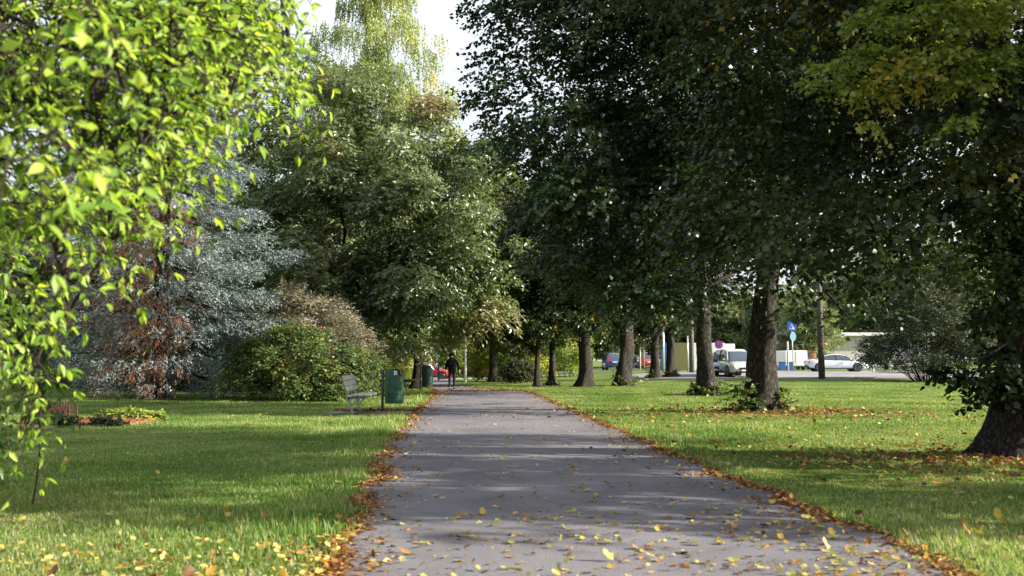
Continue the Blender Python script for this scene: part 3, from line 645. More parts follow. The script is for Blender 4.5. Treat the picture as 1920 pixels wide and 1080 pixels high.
# ---------------------------------------------------------------- foreground box elder at the left
def box_elder():
    rng = np.random.default_rng(404)
    bx, by = -7.6, 5.6
    t = thing('box_elder_tree', 'box elder with bright backlit leaves hanging in from the left edge', 'tree', (bx, by, 0))
    V, Fx, tip, rt = trunk_geo(rng, 4.2, .22, (.5, .1), .08, top=.6)
    # branch ends inside the frame: (px, py, distance)
    ends = [(585, 150, 6.2), (530, 60, 6.4), (470, 180, 6.0), (400, 235, 5.6), (340, 330, 5.4), (300, 390, 5.6), (205, 455, 5.4), (480, 20, 6.6), (380, 90, 5.8), (280, 150, 5.2),
            (250, 280, 5.0), (170, 200, 5.0), (150, 350, 5.2), (100, 480, 5.2), (120, 590, 5.6), (90, 690, 5.8), (60, 620, 5.0), (100, 790, 6.2), (40, 780, 5.6), (20, 560, 4.8), (30, 700, 5.4),
            (320, 40, 6.0), (200, 60, 5.2), (60, 120, 5.0), (40, 300, 4.4), (90, 400, 4.8), (230, 380, 5.6), (420, 130, 6.4), (150, 20, 5.6), (350, 200, 5.8), (-60, 400, 4.6), (-80, 650, 5), (-60, 200, 5), (300, -40, 6), (500, -60, 6.5), (100, -60, 5), (290, 330, 5.2), (350, 10, 5.4), (230, 120, 5.8), (430, 60, 5.6), (190, 300, 5.9), (60, 220, 5.6), (10, 440, 5.6), (440, 210, 6.3), (110, 280, 4.6), (310, 270, 6.2)]
    segs = []; PP = []; DDn = []
    org = np.array([0, 0, 3.7])
    poly_ = [(-150, -120), (520, -120), (545, 20), (500, 120), (400, 190), (330, 240), (300, 330), (185, 370), (95, 430), (80, 560), (65, 760), (-60, 800)]
    def inside(px, py):
        c = False
        for i in range(len(poly_)):
            (x1, y1), (x2, y2) = poly_[i], poly_[i-1]
            if (y1 > py) != (y2 > py) and px < (x2-x1)*(py-y1)/(y2-y1)+x1: c = not c
        return c
    ends += [(560, 150, 6.2), (535, 165, 6.1), (510, 60, 6.3), (545, 140, 6.2), (575, 160, 6.3), (500, 150, 6.1), (330, 350, 5.5), (345, 300, 5.6), (230, 430, 5.5)]
    while len(ends) < 250:
        px, py = rng.uniform(-150, 590), rng.uniform(-120, 820)
        if inside(px, py) and rng.random() < (1 if py < 480 else .42): ends.append((px, py, rng.uniform(4.6, 7.6) if py < 430 else rng.uniform(8.7, 10.4)))
    for q in ((95, 350, 3.0), (110, -30, 2.8), (10, 330, 2.9), (200, 180, 3.6), (330, 60, 4)): ends.append(q)
    mains = []
    for ei, (px, py, d) in enumerate(ends):
        T = np.array([atx(px, d)-bx, d-by, zat(py, d)])
        if ei < 16:
            s0 = org+np.array([.5, .1, .8*rng.random()]); r0 = .022
        else:
            cand = [(m_[j], np.linalg.norm(m_[j]-T)) for m_ in mains for j in (5, 7, 9, 11)]
            cand.sort(key=lambda c_: abs(c_[1]-.7)+(.6 if c_[0][0] > T[0] else 0)); s0 = cand[int(rng.integers(0, 3))][0]; r0 = .009
        dv = T-s0; L = np.linalg.norm(dv); tt = np.linspace(0, 1, 12)[:, None]
        p = s0+dv*tt+np.array([0, 0, 1])*(np.sin(np.pi*tt)*(.06*L+.05))+rng.normal(size=(12, 3))*.025*np.minimum(1, tt*3)
        if ei < 16: mains.append(p)
        segs.append((p, r0*(1-tt[:, 0])**1.1+.003))
        for j in range(8 if py < 450 else 9):
            u = (.45 if ei < 16 else .3)+(.55 if ei < 16 else .7)*rng.random(); q = np.array([np.interp(u, tt[:, 0], p[:, i]) for i in range(3)])
            e = unit(unit(dv)*.6+rng.normal(size=3)*.7+np.array([.25, 0, -.35]))*(.2+.25*rng.random())
            uu = np.linspace(0, 1, 5)[:, None]; tw = q+e*uu+np.array([0, 0, -1])*(uu**2*.10)
            segs.append((tw, .0035*(1-uu[:, 0]*.7)+.001))
            for v in (.3, .65, 1.0):
                for sgn in (-1, 1):
                    PP.append(q+e*v+np.array([0, 0, -.10*v*v])); sd_ = np.cross(unit(e), [0, 0, 1]); DDn.append(unit(e)*.6+sd_*sgn*.8+np.array([0, 0, -.45])+rng.normal(size=3)*.35)
                if rng.random() < .5: PP.append(q+e*v); DDn.append(rng.normal(size=3)+np.array([0, 0, -.4]))
    Vj, Fj = join([(V, Fx)]); link('trunk', mesh_np('trunk', Vj, Fj, M['bark'], smooth=True), t)
    Vb, Fb = tubes_np(segs, 4); link('branches', mesh_np('branches', Vb, Fb, M['bark_grey'], smooth=True), t)
    P = np.array(PP); D = unit(np.array(DDn)); n = len(P); print('elder leaves', n)
    Nn = np.array([0, 0, .8])+rng.normal(size=(n, 3))*.6+np.array([.35, 0, 0])
    Lf = .064*(.55+.8*rng.random(n)); W = Lf*(.42+.1*rng.random(n))
    # the 300 that show largest are leaves of their own
    world = P+np.array([bx, by, 0]); dist = np.linalg.norm(world-np.array([0, 0, H]), axis=1)
    inx = (np.abs(world[:, 0]/world[:, 1]) < .51) & (world[:, 1] > 1)
    sc = np.where(inx, Lf/dist, 0); order = np.argsort(-sc); big = order[:300]; rest = order[300:]
    Vl, Fl, c = leaves(P[rest], D[rest], Nn[rest], Lf[rest], W[rest], 'lance_simple')
    tone = rng.random(n)**1.2*.93+.06*(rng.random(n) < .12)
    tag(link('foliage', mesh_np('foliage', Vl, Fl, M['ash'], np.repeat(tone[rest], c)), t), kind='stuff')
    T0, F0 = LEAF['lance']; var = [mesh_np('leaf', T0*np.array([.46, 1, 1]), F0, M['ash'], np.full(len(T0), v)) for v in (.05, .25, .4, .6, .85)]
    for i in big:
        o = link('leaf', var[int(rng.integers(0, 5))], t)
        d = Vector(D[i]).normalized(); x = d.cross(Vector(Nn[i])).normalized(); z = x.cross(d)
        o.matrix_local = Matrix.Translation(Vector(P[i])) @ Matrix((x, d, z)).transposed().to_4x4() @ Matrix.Scale(Lf[i], 4)
    return t
box_elder()
def sapling(x, y, h, label, seed, L=.1, nst=1, spread=.25, n=60, zmin=.5):
    rng = np.random.default_rng(seed); t = thing('sapling', label, 'sapling', (x, y, g1(x, y)))
    segs = []; P = []; D = []
    for s_ in range(nst):
        s = np.linspace(0, 1, 10)[:, None]; dx = rng.normal(size=2)*spread
        p = np.concatenate([dx[0]*s**1.5+.04*np.sin(s*7), dx[1]*s**1.5, h*s], 1); segs.append((p, .009*(1-s[:, 0]*.7)))
        for j in range(n):
            u = zmin+(1-zmin)*rng.random(); q = np.array([np.interp(u, s[:, 0], p[:, i]) for i in range(3)]); e = unit(rng.normal(size=3)+np.array([0, 0, .2]))*(.15+.35*rng.random())
            segs.append((q+e*np.linspace(0, 1, 4)[:, None], np.array([.004, .003, .002, .001]))); 
            for v in (.4, .7, 1): P.append(q+e*v); D.append(unit(e)+rng.normal(size=3)*.4+np.array([0, 0, -.7]))
    V, Fx = tubes_np(segs, 5); link('stem', mesh_np('stem', V, Fx, M['bark_grey'], smooth=True), t)
    P = np.array(P); n_ = len(P); r = rng.random(n_)
    V, Fx, c = leaves(P, np.array(D), rng.normal(size=(n_, 3))*.5+np.array([.2, 0, .7]), L*(.7+.6*r), L*.5*(.7+.6*r), 'lance')
    link('foliage', mesh_np('foliage', V, Fx, M['linden_s'], np.repeat(rng.random(n_), c)), t); return t
M['linden_s'] = leafmat('sapling_leaf', [(0, (.04, .09, .015)), (1, (.10, .18, .03))], .4, .4, .5, 1.3)
sapling(atx(72, 9.9), 9.9, 1.95, 'thin sapling with a bare curved stem rising from the left lawn', 601, .11, 1, .15, 60, .36)
sapling(atx(-30, 9.0), 9.0, 2.6, 'leafy sapling clump at the left edge', 602, .11, 3, .3, 70, .15)

# low shoots and dark leaves around the nearest linden
rng = np.random.default_rng(12)
def near_linden_extras(t):
    def cl(n, fx):
        return np.array([fx() for _ in range(n)])
    # skirt of suckers on trunk, reaching left near the ground
    Cs = [(-.1, -.2, 1.3), (-.35, -.2, 1.9), (.1, -.3, 2.4), (-.3, -.1, 2.9), (.2, -.3, .8), (.35, -.3, 1.8), (-.25, -.3, .95), (.5, -.2, 2.6), (.1, -.4, 3.4), (-.5, 0, 3.5), (.5, -.1, 3.2),
          (-.65, -.2, .98), (-.9, -.2, 1.05), (-1.15, -.1, 1.12), (-1.32, -.1, 1.16), (-.5, -.2, 1.35), (-.75, -.1, .75)]
    Cn = np.array(Cs, float); Rc = np.array([.42]*11+[.2, .2, .18, .15, .25, .12])
    me = crown_mesh('trunk_shoots', rng, Cn, Rc, 100, .2, 5, .08, .065, M['linden'], 'heart', .3, .7, .9, axis=1.5)
    tag(link('trunk_shoots', me, t), kind='stuff')
    segs = []
    for T in Cn: 
        s = np.linspace(0, 1, 6)[:, None]; b = np.array([0, 0, max(.1, T[2]-.7)]); segs.append((b+(T-b)*s, .014*(1-s[:, 0]*.8)))
    V, Fx = tubes_np(segs, 5); tag(link('shoot_stems', mesh_np('shoot_stems', V, Fx, M['bark'], smooth=True), t), kind='stuff')
    # dangling bare grey twigs in the upper right
    segs = []
    for j in range(130):
        b = np.array([-2.6+4.6*rng.random(), -2.6+2.2*rng.random(), 3.6+2.6*rng.random()]); e = unit(np.array([-.9, -.3, .1])+rng.normal(size=3)*.6)*(.5+.7*rng.random()); s = np.linspace(0, 1, 7)[:, None]
        p = b+e*s+rng.normal(size=(7, 3))*.03; segs.append((p, .009*(1-s[:, 0]*.8)))
        q = p[3]; e2 = e*.4+rng.normal(size=3)*.15; s = np.linspace(0, 1, 4)[:, None]; segs.append((q+e2*s, .005*(1-s[:, 0]*.7)))
    V, Fx = tubes_np(segs, 5); tag(link('bare_twigs', mesh_np('bare_twigs', V, Fx, M['bark_grey'], smooth=True), t), kind='stuff')
near_linden_extras(T1)
M['yellowing'] = leafmat('yellowing_leaf', [(0, (.06, .10, .02)), (.4, (.14, .19, .03)), (.7, (.28, .28, .05)), (.88, (.40, .28, .05)), (.93, (.2, .08, .03)), (1, (.16, .05, .03))], .4, .42, .5)
YB = np.array([(atx(px_, Y_)-7.55, Y_-14.7, zat(py_, Y_), r_) for px_, py_, Y_, r_ in ((1560, 150, 10.6, .28), (1640, 130, 10.4, .35), (1700, 150, 10.3, .4), (1780, 130, 10.2, .4), (1830, 170, 10.3, .32), (1650, 190, 10.5, .25), (1740, 60, 10.3, .45), (1850, 60, 10.2, .45), (1650, 50, 10.5, .3), (1810, 240, 10.4, .2), (1640, 250, 10.6, .15), (1890, 130, 10.2, .4), (1590, 180, 10.6, .2), (1860, 10, 10, .5), (1720, 0, 10.2, .4))])
tag(link('yellowing_foliage', crown_mesh('yellowing_foliage', np.random.default_rng(4), YB[:, :3], YB[:, 3]*.9, 78, .2, 5, .055, .042, M['yellowing'], 'heart', .5, .7, .6), T1), 'sunlit branch of yellow-green leaves', kind=None)
V_, F_x = tubes_np(limbs(np.random.default_rng(6), np.array([.2, -.4, 4.6]), .045, YB[:, :3], 0, rmin=.008, sag=.05), 5)
link('low_branches', mesh_np('low_branches', V_, F_x, M['bark'], smooth=True), T1)

# ---------------------------------------------------------------- street furniture
def bench(x, y, label, wood, frame, rz=0):
    t = thing('park_bench', label, 'bench', (x, y, g1(x, y)), rz, None)   # local +X is the front, length along Y
    L = 1.75
    for yy_ in (-L/2+.22, L/2-.22):
        f = MB(); f.bar((.13, yy_, -.05), (-.17, yy_, 1.0), .05, .06); f.bar((-.02, yy_, .40), (.50, yy_, .44), .05, .06); f.bar((.06, yy_, .18), (.30, yy_, .42), .04, .04)
        f.build('frame', frame, t, bevel=.004)
    for xx in (.05, .20, .35, .49):
        MB().box((xx, 0, .487-.02*(xx < .1)), (.13, L, .045)).build('seat_slat', wood, t, bevel=.006)
    for zz in (.66, .80, .94):
        Mx = Matrix.Rotation(-R(16), 3, 'Y')
        MB().box((-.035-(zz-.6)*.29+.03, 0, zz), (.035, L, .125), Mx).build('back_slat', wood, t, bevel=.006)
    return t
bench(-4.32, 27.1, 'weathered grey wooden bench on slanted legs by the green litter bin', M['wood'], M['conc'])
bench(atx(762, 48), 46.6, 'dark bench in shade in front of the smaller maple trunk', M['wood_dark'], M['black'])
def litter_bin(x, y, label, mat, sticker=True, rz=0):
    t = thing('litter_bin', label, 'bin', (x, y, g1(x, y)), rz)
    # post at the left, barrel hung right of it
    MB().bar((-.33, 0, -.1), (-.33, 0, 1.14), .07, .07).build('post', M['wood_dark'], t, bevel=.006)
    mb = MB(); n = 28; r = .265; zb, zt = .20, 1.0
    top = lambda a: 1.14 if math.cos(a) < .45 else 1.14-.17*min(1, (math.cos(a)-.45)/.06)-.04*max(0, (math.cos(a)-.5))
    ring = [2*math.pi*k/n for k in range(n)]
    vs = [(r*math.cos(a), r*math.sin(a), zb) for a in ring]+[(r*math.cos(a), r*math.sin(a), top(a)) for a in ring]
    vs += [((r-.015)*math.cos(a), (r-.015)*math.sin(a), top(a)) for a in ring]+[((r-.015)*math.cos(a), (r-.015)*math.sin(a), zb+.02) for a in ring]
    fs = [(k, (k+1) % n, n+(k+1) % n, n+k) for k in range(n)]+[(n+k, n+(k+1) % n, 2*n+(k+1) % n, 2*n+k) for k in range(n)]+[(2*n+k, 2*n+(k+1) % n, 3*n+(k+1) % n, 3*n+k) for k in range(n)]
    fs += [tuple(range(n))[::-1], tuple(range(3*n, 4*n))]
    mb.add(vs, fs); mb.build('barrel', mat, t, smooth=False)
    # lid over the back three quarters
    lid = [(r*1.02*math.cos(a), r*1.02*math.sin(a)) for a in ring if math.cos(a) < .46]
    k0 = [i for i, a in enumerate(ring) if math.cos(a) < .46]
    m = len(lid); vs = [(x_, y_, 1.141) for x_, y_ in lid]+[(x_, y_, 1.165) for x_, y_ in lid]
    MB().add(vs, [tuple(range(m))[::-1], tuple(range(m, 2*m))]+[(i, (i+1) % m, m+(i+1) % m, m+i) for i in range(m)]).build('lid', mat, t)
    for z_ in (.215,): MB().tube([(r*1.005*math.cos(a), r*1.012*math.sin(a), z_) for a in [q*2*math.pi/24 for q in range(25)]], .008, 6).build('band', mat, t, smooth=True)
    for z_ in (.4, .95): MB().box((-.29, 0, z_), (.06, .05, .03)).build('bracket', M['black'], t)
    if sticker:
        a0 = -math.pi/2+.22; vs = []
        for a in (a0-.16, a0-.05, a0+.05, a0+.16):
            for z_ in (1.0, 1.11): vs.append(((r+.003)*math.cos(a), (r+.003)*math.sin(a), z_))
        s = MB().add(vs, [(0,2,3,1),(2,4,5,3),(4,6,7,5)]).build('sticker', M['white'], t)
        vs = []
        for a in (a0-.07, a0+.07):
            for z_ in (1.03, 1.075): vs.append(((r+.005)*math.cos(a), (r+.005)*math.sin(a), z_))
        MB().add(vs, [(0,2,3,1)]).build('pictogram', M['conc'], s)
    return t
M['bin'].node_tree.nodes['Principled BSDF'].inputs['Coat Weight'].default_value = .3
litter_bin(atx(742, 28.4), 28.2, 'green barrel litter bin with a white sticker, hung on a post by the bench', M['bin'])
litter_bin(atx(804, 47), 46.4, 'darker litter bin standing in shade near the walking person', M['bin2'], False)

def lamp_post(x, y, h, label):
    t = thing('lamp_post', label, 'lamp post', (x, y, g1(x, y)))
    MB().tube([(0,0,-.1), (0,0,1.2), (0,0,1.25), (0,0,h)], [.09, .085, .06, .04], 12).build('pole', M['white'], t, smooth=True)
    MB().tube([(0,0,h-.02), (.1,0,h+.25), (.7,0,h+.4)], .03, 8).build('arm', M['white'], t, smooth=True)
    MB().box((1.0, 0, h+.4), (.62, .22, .1)).build('lamp_head', M['conc'], t, bevel=.02)
lamp_post(atx(873, 68), 68, 6.2, 'thin white lamp post right of the walking person')
def post(name, x, y, h, r, mat, label, cat, group=None, lean=0):
    t = thing(name, label, cat, (x, y, g1(x, y)), 0, group)
    MB().tube([(0,0,-.1), (lean*.5,0,h*.5), (lean,0,h)], [r, r*.95, r*.85], 14).build('shaft', mat, t, smooth=True); return t
up = post('utility_pole', atx(1539, 64.5), 64.5, 9.5, .21, M['pole'], 'wooden utility pole standing in front of the white sedan', 'pole', lean=-.12)
MB().box((-.02, -.2, 2.25), (.13, .015, .16)).build('red_notice', M['tail'], up)
def tri_frame(mb, y): pass
# crossing sign and round sign
sx, sy = atx(1484, 88), 88
t = thing('crossing_sign', 'blue pedestrian crossing sign on a steel post beside the street', 'sign', (sx, sy, g1(sx, sy)))
MB().tube([(.1,0,-.1), (0,0,4.35)], .045, 10).build('post', M['steel'], t, smooth=True)
p = MB().box((0, -.07, 3.95), (.78, .03, .78), Matrix.Rotation(.06, 3, 'Y')).build('sign_plate', M['blue'], t, bevel=.004)
MB().add([(-.27, -.09, 3.68), (.27, -.09, 3.68), (0, -.09, 4.22)], [(0, 1, 2)]).build('white_triangle', M['white'], p)
f = MB(); f.box((.01, -.096, 4.07), (.07, .004, .07)); f.bar((.01, -.096, 4.03), (0, -.096, 3.9), .05, .004); f.bar((0, -.096, 3.9), (-.09, -.096, 3.73), .035, .004); f.bar((0, -.096, 3.9), (.09, -.096, 3.73), .035, .004); f.bar((.02, -.096, 4.0), (.11, -.096, 3.9), .025, .004); f.bar((.0, -.096, 4.0), (-.08, -.096, 3.9), .025, .004)
f.build('walking_figure', M['black'], p)
def disc(cx, y, cz, rx, rz_, n=24): 
    return MB().add([(cx+rx*math.cos(2*math.pi*k/n), y-.012, cz+rz_*math.sin(2*math.pi*k/n)) for k in range(n)]+[(cx+rx*math.cos(2*math.pi*k/n), y+.012, cz+rz_*math.sin(2*math.pi*k/n)) for k in range(n)],
        [tuple(range(n)), tuple(range(n, 2*n))[::-1]]+[(k, (k+1) % n, n+(k+1) % n, n+k) for k in range(n)])
disc(.1, -.075, 3.05, .26, .42).build('lower_sign_plate', M['cyan'], t)
x, y = atx(1473, 88), 87.5; post('steel_post', x, y, 2.6, .09, M['wood'], 'pale bare post left of the crossing sign', 'post')
x, y = atx(1635, 79.4), 79.4; post('bollard', x, y, 1.25, .09, M['white'], 'white post on the grass island right of the sedan', 'bollard')
x, y = atx(1243, 84), 84; post('steel_post', x, y, 4.2, .11, M['steel'], 'tall grey post beside the blue panel', 'post')
x, y = atx(1200, 100), 100; post('steel_post', x, y, 4.0, .06, M['white'], 'thin white post left of the red hatchback', 'post')
x, y = atx(1207, 101), 101; post('steel_post', x, y, 4.6, .06, M['steel'], 'thin grey post just above the red hatchback', 'post')
x, y = atx(1289, 84), 84; post('steel_post', x, y, 3.0, .06, M['steel'], 'thin grey post before the white hut', 'post')
# young pale trunk right of the pale linden
post('tree_stump_trunk', atx(1296, 78), 78, 4.6, .2, M['pole'], 'pale smooth trunk right of the blue panel', 'tree trunk')
# street name sign near the far path
x, y = atx(826, 76), 76
t = thing('street_sign', 'small white and blue street sign on a blue post, left of the person', 'sign', (x, y, g1(x, y)))
MB().bar((-.13, 0, -.1), (-.13, 0, 2.5), .12, .08).build('post', M['blueshed'], t)
MB().box((.12, -.06, 2.36), (.56, .04, .18)).build('white_plate', M['white'], t)
MB().box((.62, -.03, 2.28), (.5, .03, .14)).build('blue_plate', M['blueshed'], t)
# parking sign
x, y = atx(1347, 84), 84
t = thing('parking_sign', 'round blue and red no parking sign behind the silver car', 'sign', (x, y, g1(x, y)))
MB().tube([(0,0,-.1), (0,0,2.6)], .035, 8).build('post', M['steel'], t, smooth=True)
disc(0, -.06, 2.25, .34, .34).build('sign_rim', M['tail'], t); disc(0, -.075, 2.25, .25, .25).build('sign_face', M['blue'], t)
MB().box((0, -.095, 2.25), (.5, .006, .06), Matrix.Rotation(R(45), 3, 'Y')).build('red_bar', M['tail'], t)

# ---------------------------------------------------------------- cars
def loft(rings, closed_ends=True):
    mb = MB(); n = len(rings[0])
    for r in rings: mb.v += [tuple(p) for p in r]
    for i in range(len(rings)-1):
        for k in range(n-1):
            a = i*n+k; mb.f.append((a, a+1, a+n+1, a+n))
    if closed_ends: mb.f.append(tuple(range(n))[::-1]); mb.f.append(tuple((len(rings)-1)*n+k for k in range(n)))
    return mb
CARS = {
 'sedan': dict(L=4.95, W=1.88, H=1.44, low=[(0, .52, .74), (.02, .36, .92), (.06, .30, .99), (.16, .24, 1.03), (.3, .22, 1.0), (.5, .22, .97), (.68, .22, .95), (.8, .22, .88), (.92, .24, .78), (.975, .28, .68), (1, .36, .56)],
               cab=[(.12, 1.0, .0), (.27, 1.32, .30), (.38, 1.43, .41), (.52, 1.44, .52), (.62, 1.34, .60), (.76, .93, .72)], wheels=(.175, .80), wr=.34),
 'hatch': dict(L=4.2, W=1.78, H=1.5, low=[(0, .42, .80), (.02, .30, 1.0), (.08, .24, 1.02), (.3, .2, 1.0), (.5, .2, .98), (.68, .22, .95), (.82, .22, .88), (.93, .24, .76), (.98, .28, .64), (1, .36, .54)],
               cab=[(.02, 1.0, 0), (.10, 1.40, .10), (.25, 1.49, .3), (.5, 1.5, .5), (.58, 1.42, .6), (.74, .96, .7)], wheels=(.17, .80), wr=.32),
 'van': dict(L=4.7, W=1.9, H=1.85, low=[(0, .42, .95), (.015, .30, 1.15), (.08, .26, 1.16), (.3, .24, 1.14), (.6, .24, 1.10), (.8, .24, 1.0), (.93, .26, .88), (.98, .3, .7), (1, .38, .55)],
             cab=[(.01, 1.14, 0), (.05, 1.72, .05), (.2, 1.84, .3), (.55, 1.85, .5), (.66, 1.7, .6), (.8, 1.06, .7)], wheels=(.17, .80), wr=.36),
}
def car(kind, x, y, rz, paint, label, cat='car', name='parked_car', plate=True):
    c = CARS[kind]; L, W = c['L'], c['W']
    t = thing(name, label, cat, (x, y, g1(x, y)+.02), rz)      # local +X is the nose
    def X(s): return (s-.5)*L
    low = c['low']; rings = []
    for s in np.unique(np.concatenate([[q[0] for q in low], np.linspace(0, 1, 25)])):
        zb = np.interp(s, [q[0] for q in low], [q[1] for q in low]); zt = np.interp(s, [q[0] for q in low], [q[2] for q in low])
        e = min(s, 1-s); hw = W/2*(1-.22*max(0, 1-e/.12)**2)
        pts = [(-hw*.86, zb), (-hw*.97, zb+.08), (-hw, zb+.3*(zt-zb)), (-hw*.985, zb+.62*(zt-zb)), (-hw*.93, zb+.88*(zt-zb)), (-hw*.80, zt), (-hw*.4, zt+.025), (0, zt+.03)]
        pts = pts+[(-a, b) for a, b in pts[:-1]][::-1]; rings.append([(X(s), a, b) for a, b in pts])
    b = loft(rings); n = len(rings[0])
    b.build('body', paint, t, smooth=True)
    cab = c['cab']; rings = []
    ss = sorted(set([q[0] for q in cab]+list(np.linspace(cab[0][0], cab[-1][0], 14))))
    belt = lambda s: np.interp(s, [q[0] for q in low], [q[2] for q in low])-.03
    roofr = []
    for s in ss:
        zt = np.interp(s, [q[0] for q in cab], [q[1] for q in cab]); zb = belt(s); zt = max(zt, zb+.01)
        hw = W/2*.90; f = (zt-zb)/.45; tw = hw*(1-.20*min(1, f))
        pts = [(-hw, zb), (-(hw+tw)/2-.01, (zb+zt)/2), (-tw, zt-.05*min(1, f)), (-tw*.86, zt-.012*min(1, f)), (-tw*.4, zt), (0, zt+.005)]
        pts = pts+[(-a, q) for a, q in pts[:-1]][::-1]; rings.append([(X(s), a, q) for a, q in pts])
        if zt > c['H']-.16 and .05 <= s: roofr.append([(X(s), a*1.01, q+.012) for a, q in pts[2:-2]])
    loft(rings).build('windows', M['glass'], t, smooth=True)
    rf = loft(roofr, False)
    # give roof a skirt so that it has thickness
    rf.build('roof', paint, t, smooth=True)
    # pillars follow the cabin outline on both sides
    hwb = W/2*.905
    def cabz(s): return float(np.interp(s, [q[0] for q in cab], [q[1] for q in cab]))
    for sg in (-1, 1):
        mid = .5*(cab[1][0]+cab[-1][0])-.03
        for s0, s1 in ((cab[-1][0]-.01, cab[-2][0]), (mid, mid-.01), (cab[0][0]+.01, cab[1][0]+.01)):
            zb = belt(s0)+.02; zt = cabz(s1)-.04; MB().bar((X(s0), sg*(hwb+.005), zb), (X(s1), sg*(hwb*.81+.008), zt), .06, .05).build('pillar', paint if s0 != mid else M['black'], t)
        for s in c['wheels']:
            wy = sg*(W/2-.10); r = c['wr']
            a = MB(); a.tube([(X(s), sg*(W/2-.28), r+.02), (X(s), sg*(W/2+.004), r+.02)], r*1.14, 28).build('wheel_arch', M['black'], t)
            wh = MB(); wh.tube([(X(s), wy-.1, r), (X(s), wy-.08, r), (X(s), wy+.08, r), (X(s), wy+.11, r)] if sg > 0 else [(X(s), wy-.11, r), (X(s), wy-.08, r), (X(s), wy+.08, r), (X(s), wy+.1, r)], [r*.92, r, r, r*.92], 28).build('wheel', M['tyre'], t)
            rim = MB(); yo = wy+sg*.112
            for k in range(10):
                a_ = 2*math.pi*k/10; rim.bar((X(s)+.05*math.cos(a_), yo, r+.05*math.sin(a_)), (X(s)+r*.66*math.cos(a_), yo, r+r*.66*math.sin(a_)), .03, .012)
            rim.tube([(X(s)+r*.68*math.cos(q*math.pi/12), yo, r+r*.68*math.sin(q*math.pi/12)) for q in range(25)], .016, 6); rim.build('rim', M['rim'], t)
        # lights
        zf = np.interp(.965, [q[0] for q in low], [q[2] for q in low]); MB().box((X(.962), sg*W*.375, zf-.07), (.26, .24, .10), Matrix.Rotation(-sg*.5, 3, 'Z')).build('headlight', M['lamp'], t, bevel=.02)
        zr = np.interp(.02, [q[0] for q in low], [q[2] for q in low]); MB().box((X(.012), sg*W*.40, zr-.13), (.10, .22, .17 if kind != 'van' else .5)).build('tail_light', M['tail'], t, bevel=.02)
        MB().box((X(cab[-1][0])-.35, sg*(W/2+.08), belt(.65)+.1), (.1, .18, .12)).build('mirror', paint, t, bevel=.02)
        MB().box((X(.52), sg*(W/2*.985+.006), .80), (.16, .02, .025)).build('door_handle', M['rim'], t)
        for s in (.36, .545, .70): MB().bar((X(s), sg*(W/2*.997), .34), (X(s), sg*(W/2*.975+.004), .93), .012, .008).build('door_seam', M['black'], t)
        MB().box((X(.49), sg*(W/2*.97), .25), (L*.5, .03, .07)).build('sill', M['black'], t)
    MB().box((X(1)-.005, 0, .52), (.05, W*.42, .20)).build('grille', M['black'], t, bevel=.01)
    MB().box((X(1)-.03, 0, .33), (.05, W*.62, .08)).build('bumper_intake', M['black'], t)
    if plate:
        MB().box((X(0)-.01, 0, .74 if kind != 'van' else .85), (.02, .50, .11)).build('number_plate', M['white'], t)
        MB().box((X(1)+.025, 0, .42), (.01, .50, .10)).build('number_plate', M['white'], t)
    return t
car('sedan', atx(1566, 83.5), 83.5, R(-3), M['carwhite'], 'white sedan side-on in the street, behind the utility pole', name='parked_car')
car('hatch', atx(808, 92.5), 92.5, R(-8), M['carred'], 'bright red hatchback behind the walking person, nose to the right')
car('van', atx(1147, 112), 112, R(92), M['carblue'], 'dark blue car seen from behind, left of the burly linden', 'car')
car('hatch', atx(1213, 113), 113, R(90), M['carorange'], 'orange-red hatchback seen from behind between two linden trunks')
car('hatch', atx(1352, 70), 70.8, R(-112), M['carsilver'], 'silver-blue car facing the camera, left of the pale car')
car('van', atx(1384, 67.5), 69, R(-84), M['carcream'], 'pale cream hatchback with its nose to the camera, beside the leaning linden')
car('hatch', atx(1178, 120), 120, R(70), M['carblue'], 'small dark car half hidden by the burly linden')
# van, trailer, containers, building
x, y = atx(1478, 98), 98
t = thing('white_van', 'white box van parked behind the crossing sign', 'van', (x, y, g1(x, y)), R(4))
MB().box((-.1, 0, 1.12), (2.2, 4.6, 1.5)).build('body', M['white'], t, bevel=.08); MB().box((-.1, -2.32, 1.2), (.03, .02, 1.2)).build('door_seam', M['conc'], t)
for sxx in (-.95, .75):
    for q in (-1.5, 1.5): MB().tube([(sxx, q, .3), (sxx+.2, q, .3)], .3, 16).build('wheel', M['tyre'], t)
for k, (px, lab) in enumerate([(1468, 'blue waste container left of the pair behind the crossing sign post'), (1483, 'blue waste container right of the pair behind the crossing sign post')]):
    x, y = atx(px, 90), 90.5; t = thing('waste_container', lab, 'container', (x, y, g1(x, y)), 0, 'blue waste containers by the white van')
    MB().box((0, 0, .40), (.52, .5, .74)).build('box', M['blueshed'], t, bevel=.02); MB().box((0, 0, .80), (.56, .54, .06)).build('lid', M['blueshed'], t, bevel=.01)
x, y = atx(1510, 101), 101
t = thing('orange_van', 'orange van seen from behind beside the beige building', 'van', (x, y, g1(x, y)), R(3))
MB().box((0, 1.5, 1.3), (1.75, 4, 1.35)).build('body', M['orange'], t, bevel=.07); MB().box((0, -.52, 1.45), (1.1, .03, .6)).build('rear_window', M['glass'], t); MB().box((0, -.6, .45), (1.8, .3, .35)).build('bumper', M['black'], t)
for sxx in (-.8, .6): MB().tube([(sxx, .4, .33), (sxx+.2, .4, .33)], .33, 16).build('wheel', M['tyre'], t)
x, y = atx(1622, 106), 106
t = thing('building', 'low beige flat-roofed building behind the white sedan', 'building', (x, y, g1(x, y)), R(2))
MB().box((-1.0, 4, 1.6), (16, 8, 3.9)).build('wall', M['wall'], t)
MB().box((-1.0, 3.9, 3.72), (16.9, 9, .34)).build('roof', M['roofw'], t, bevel=.02); 
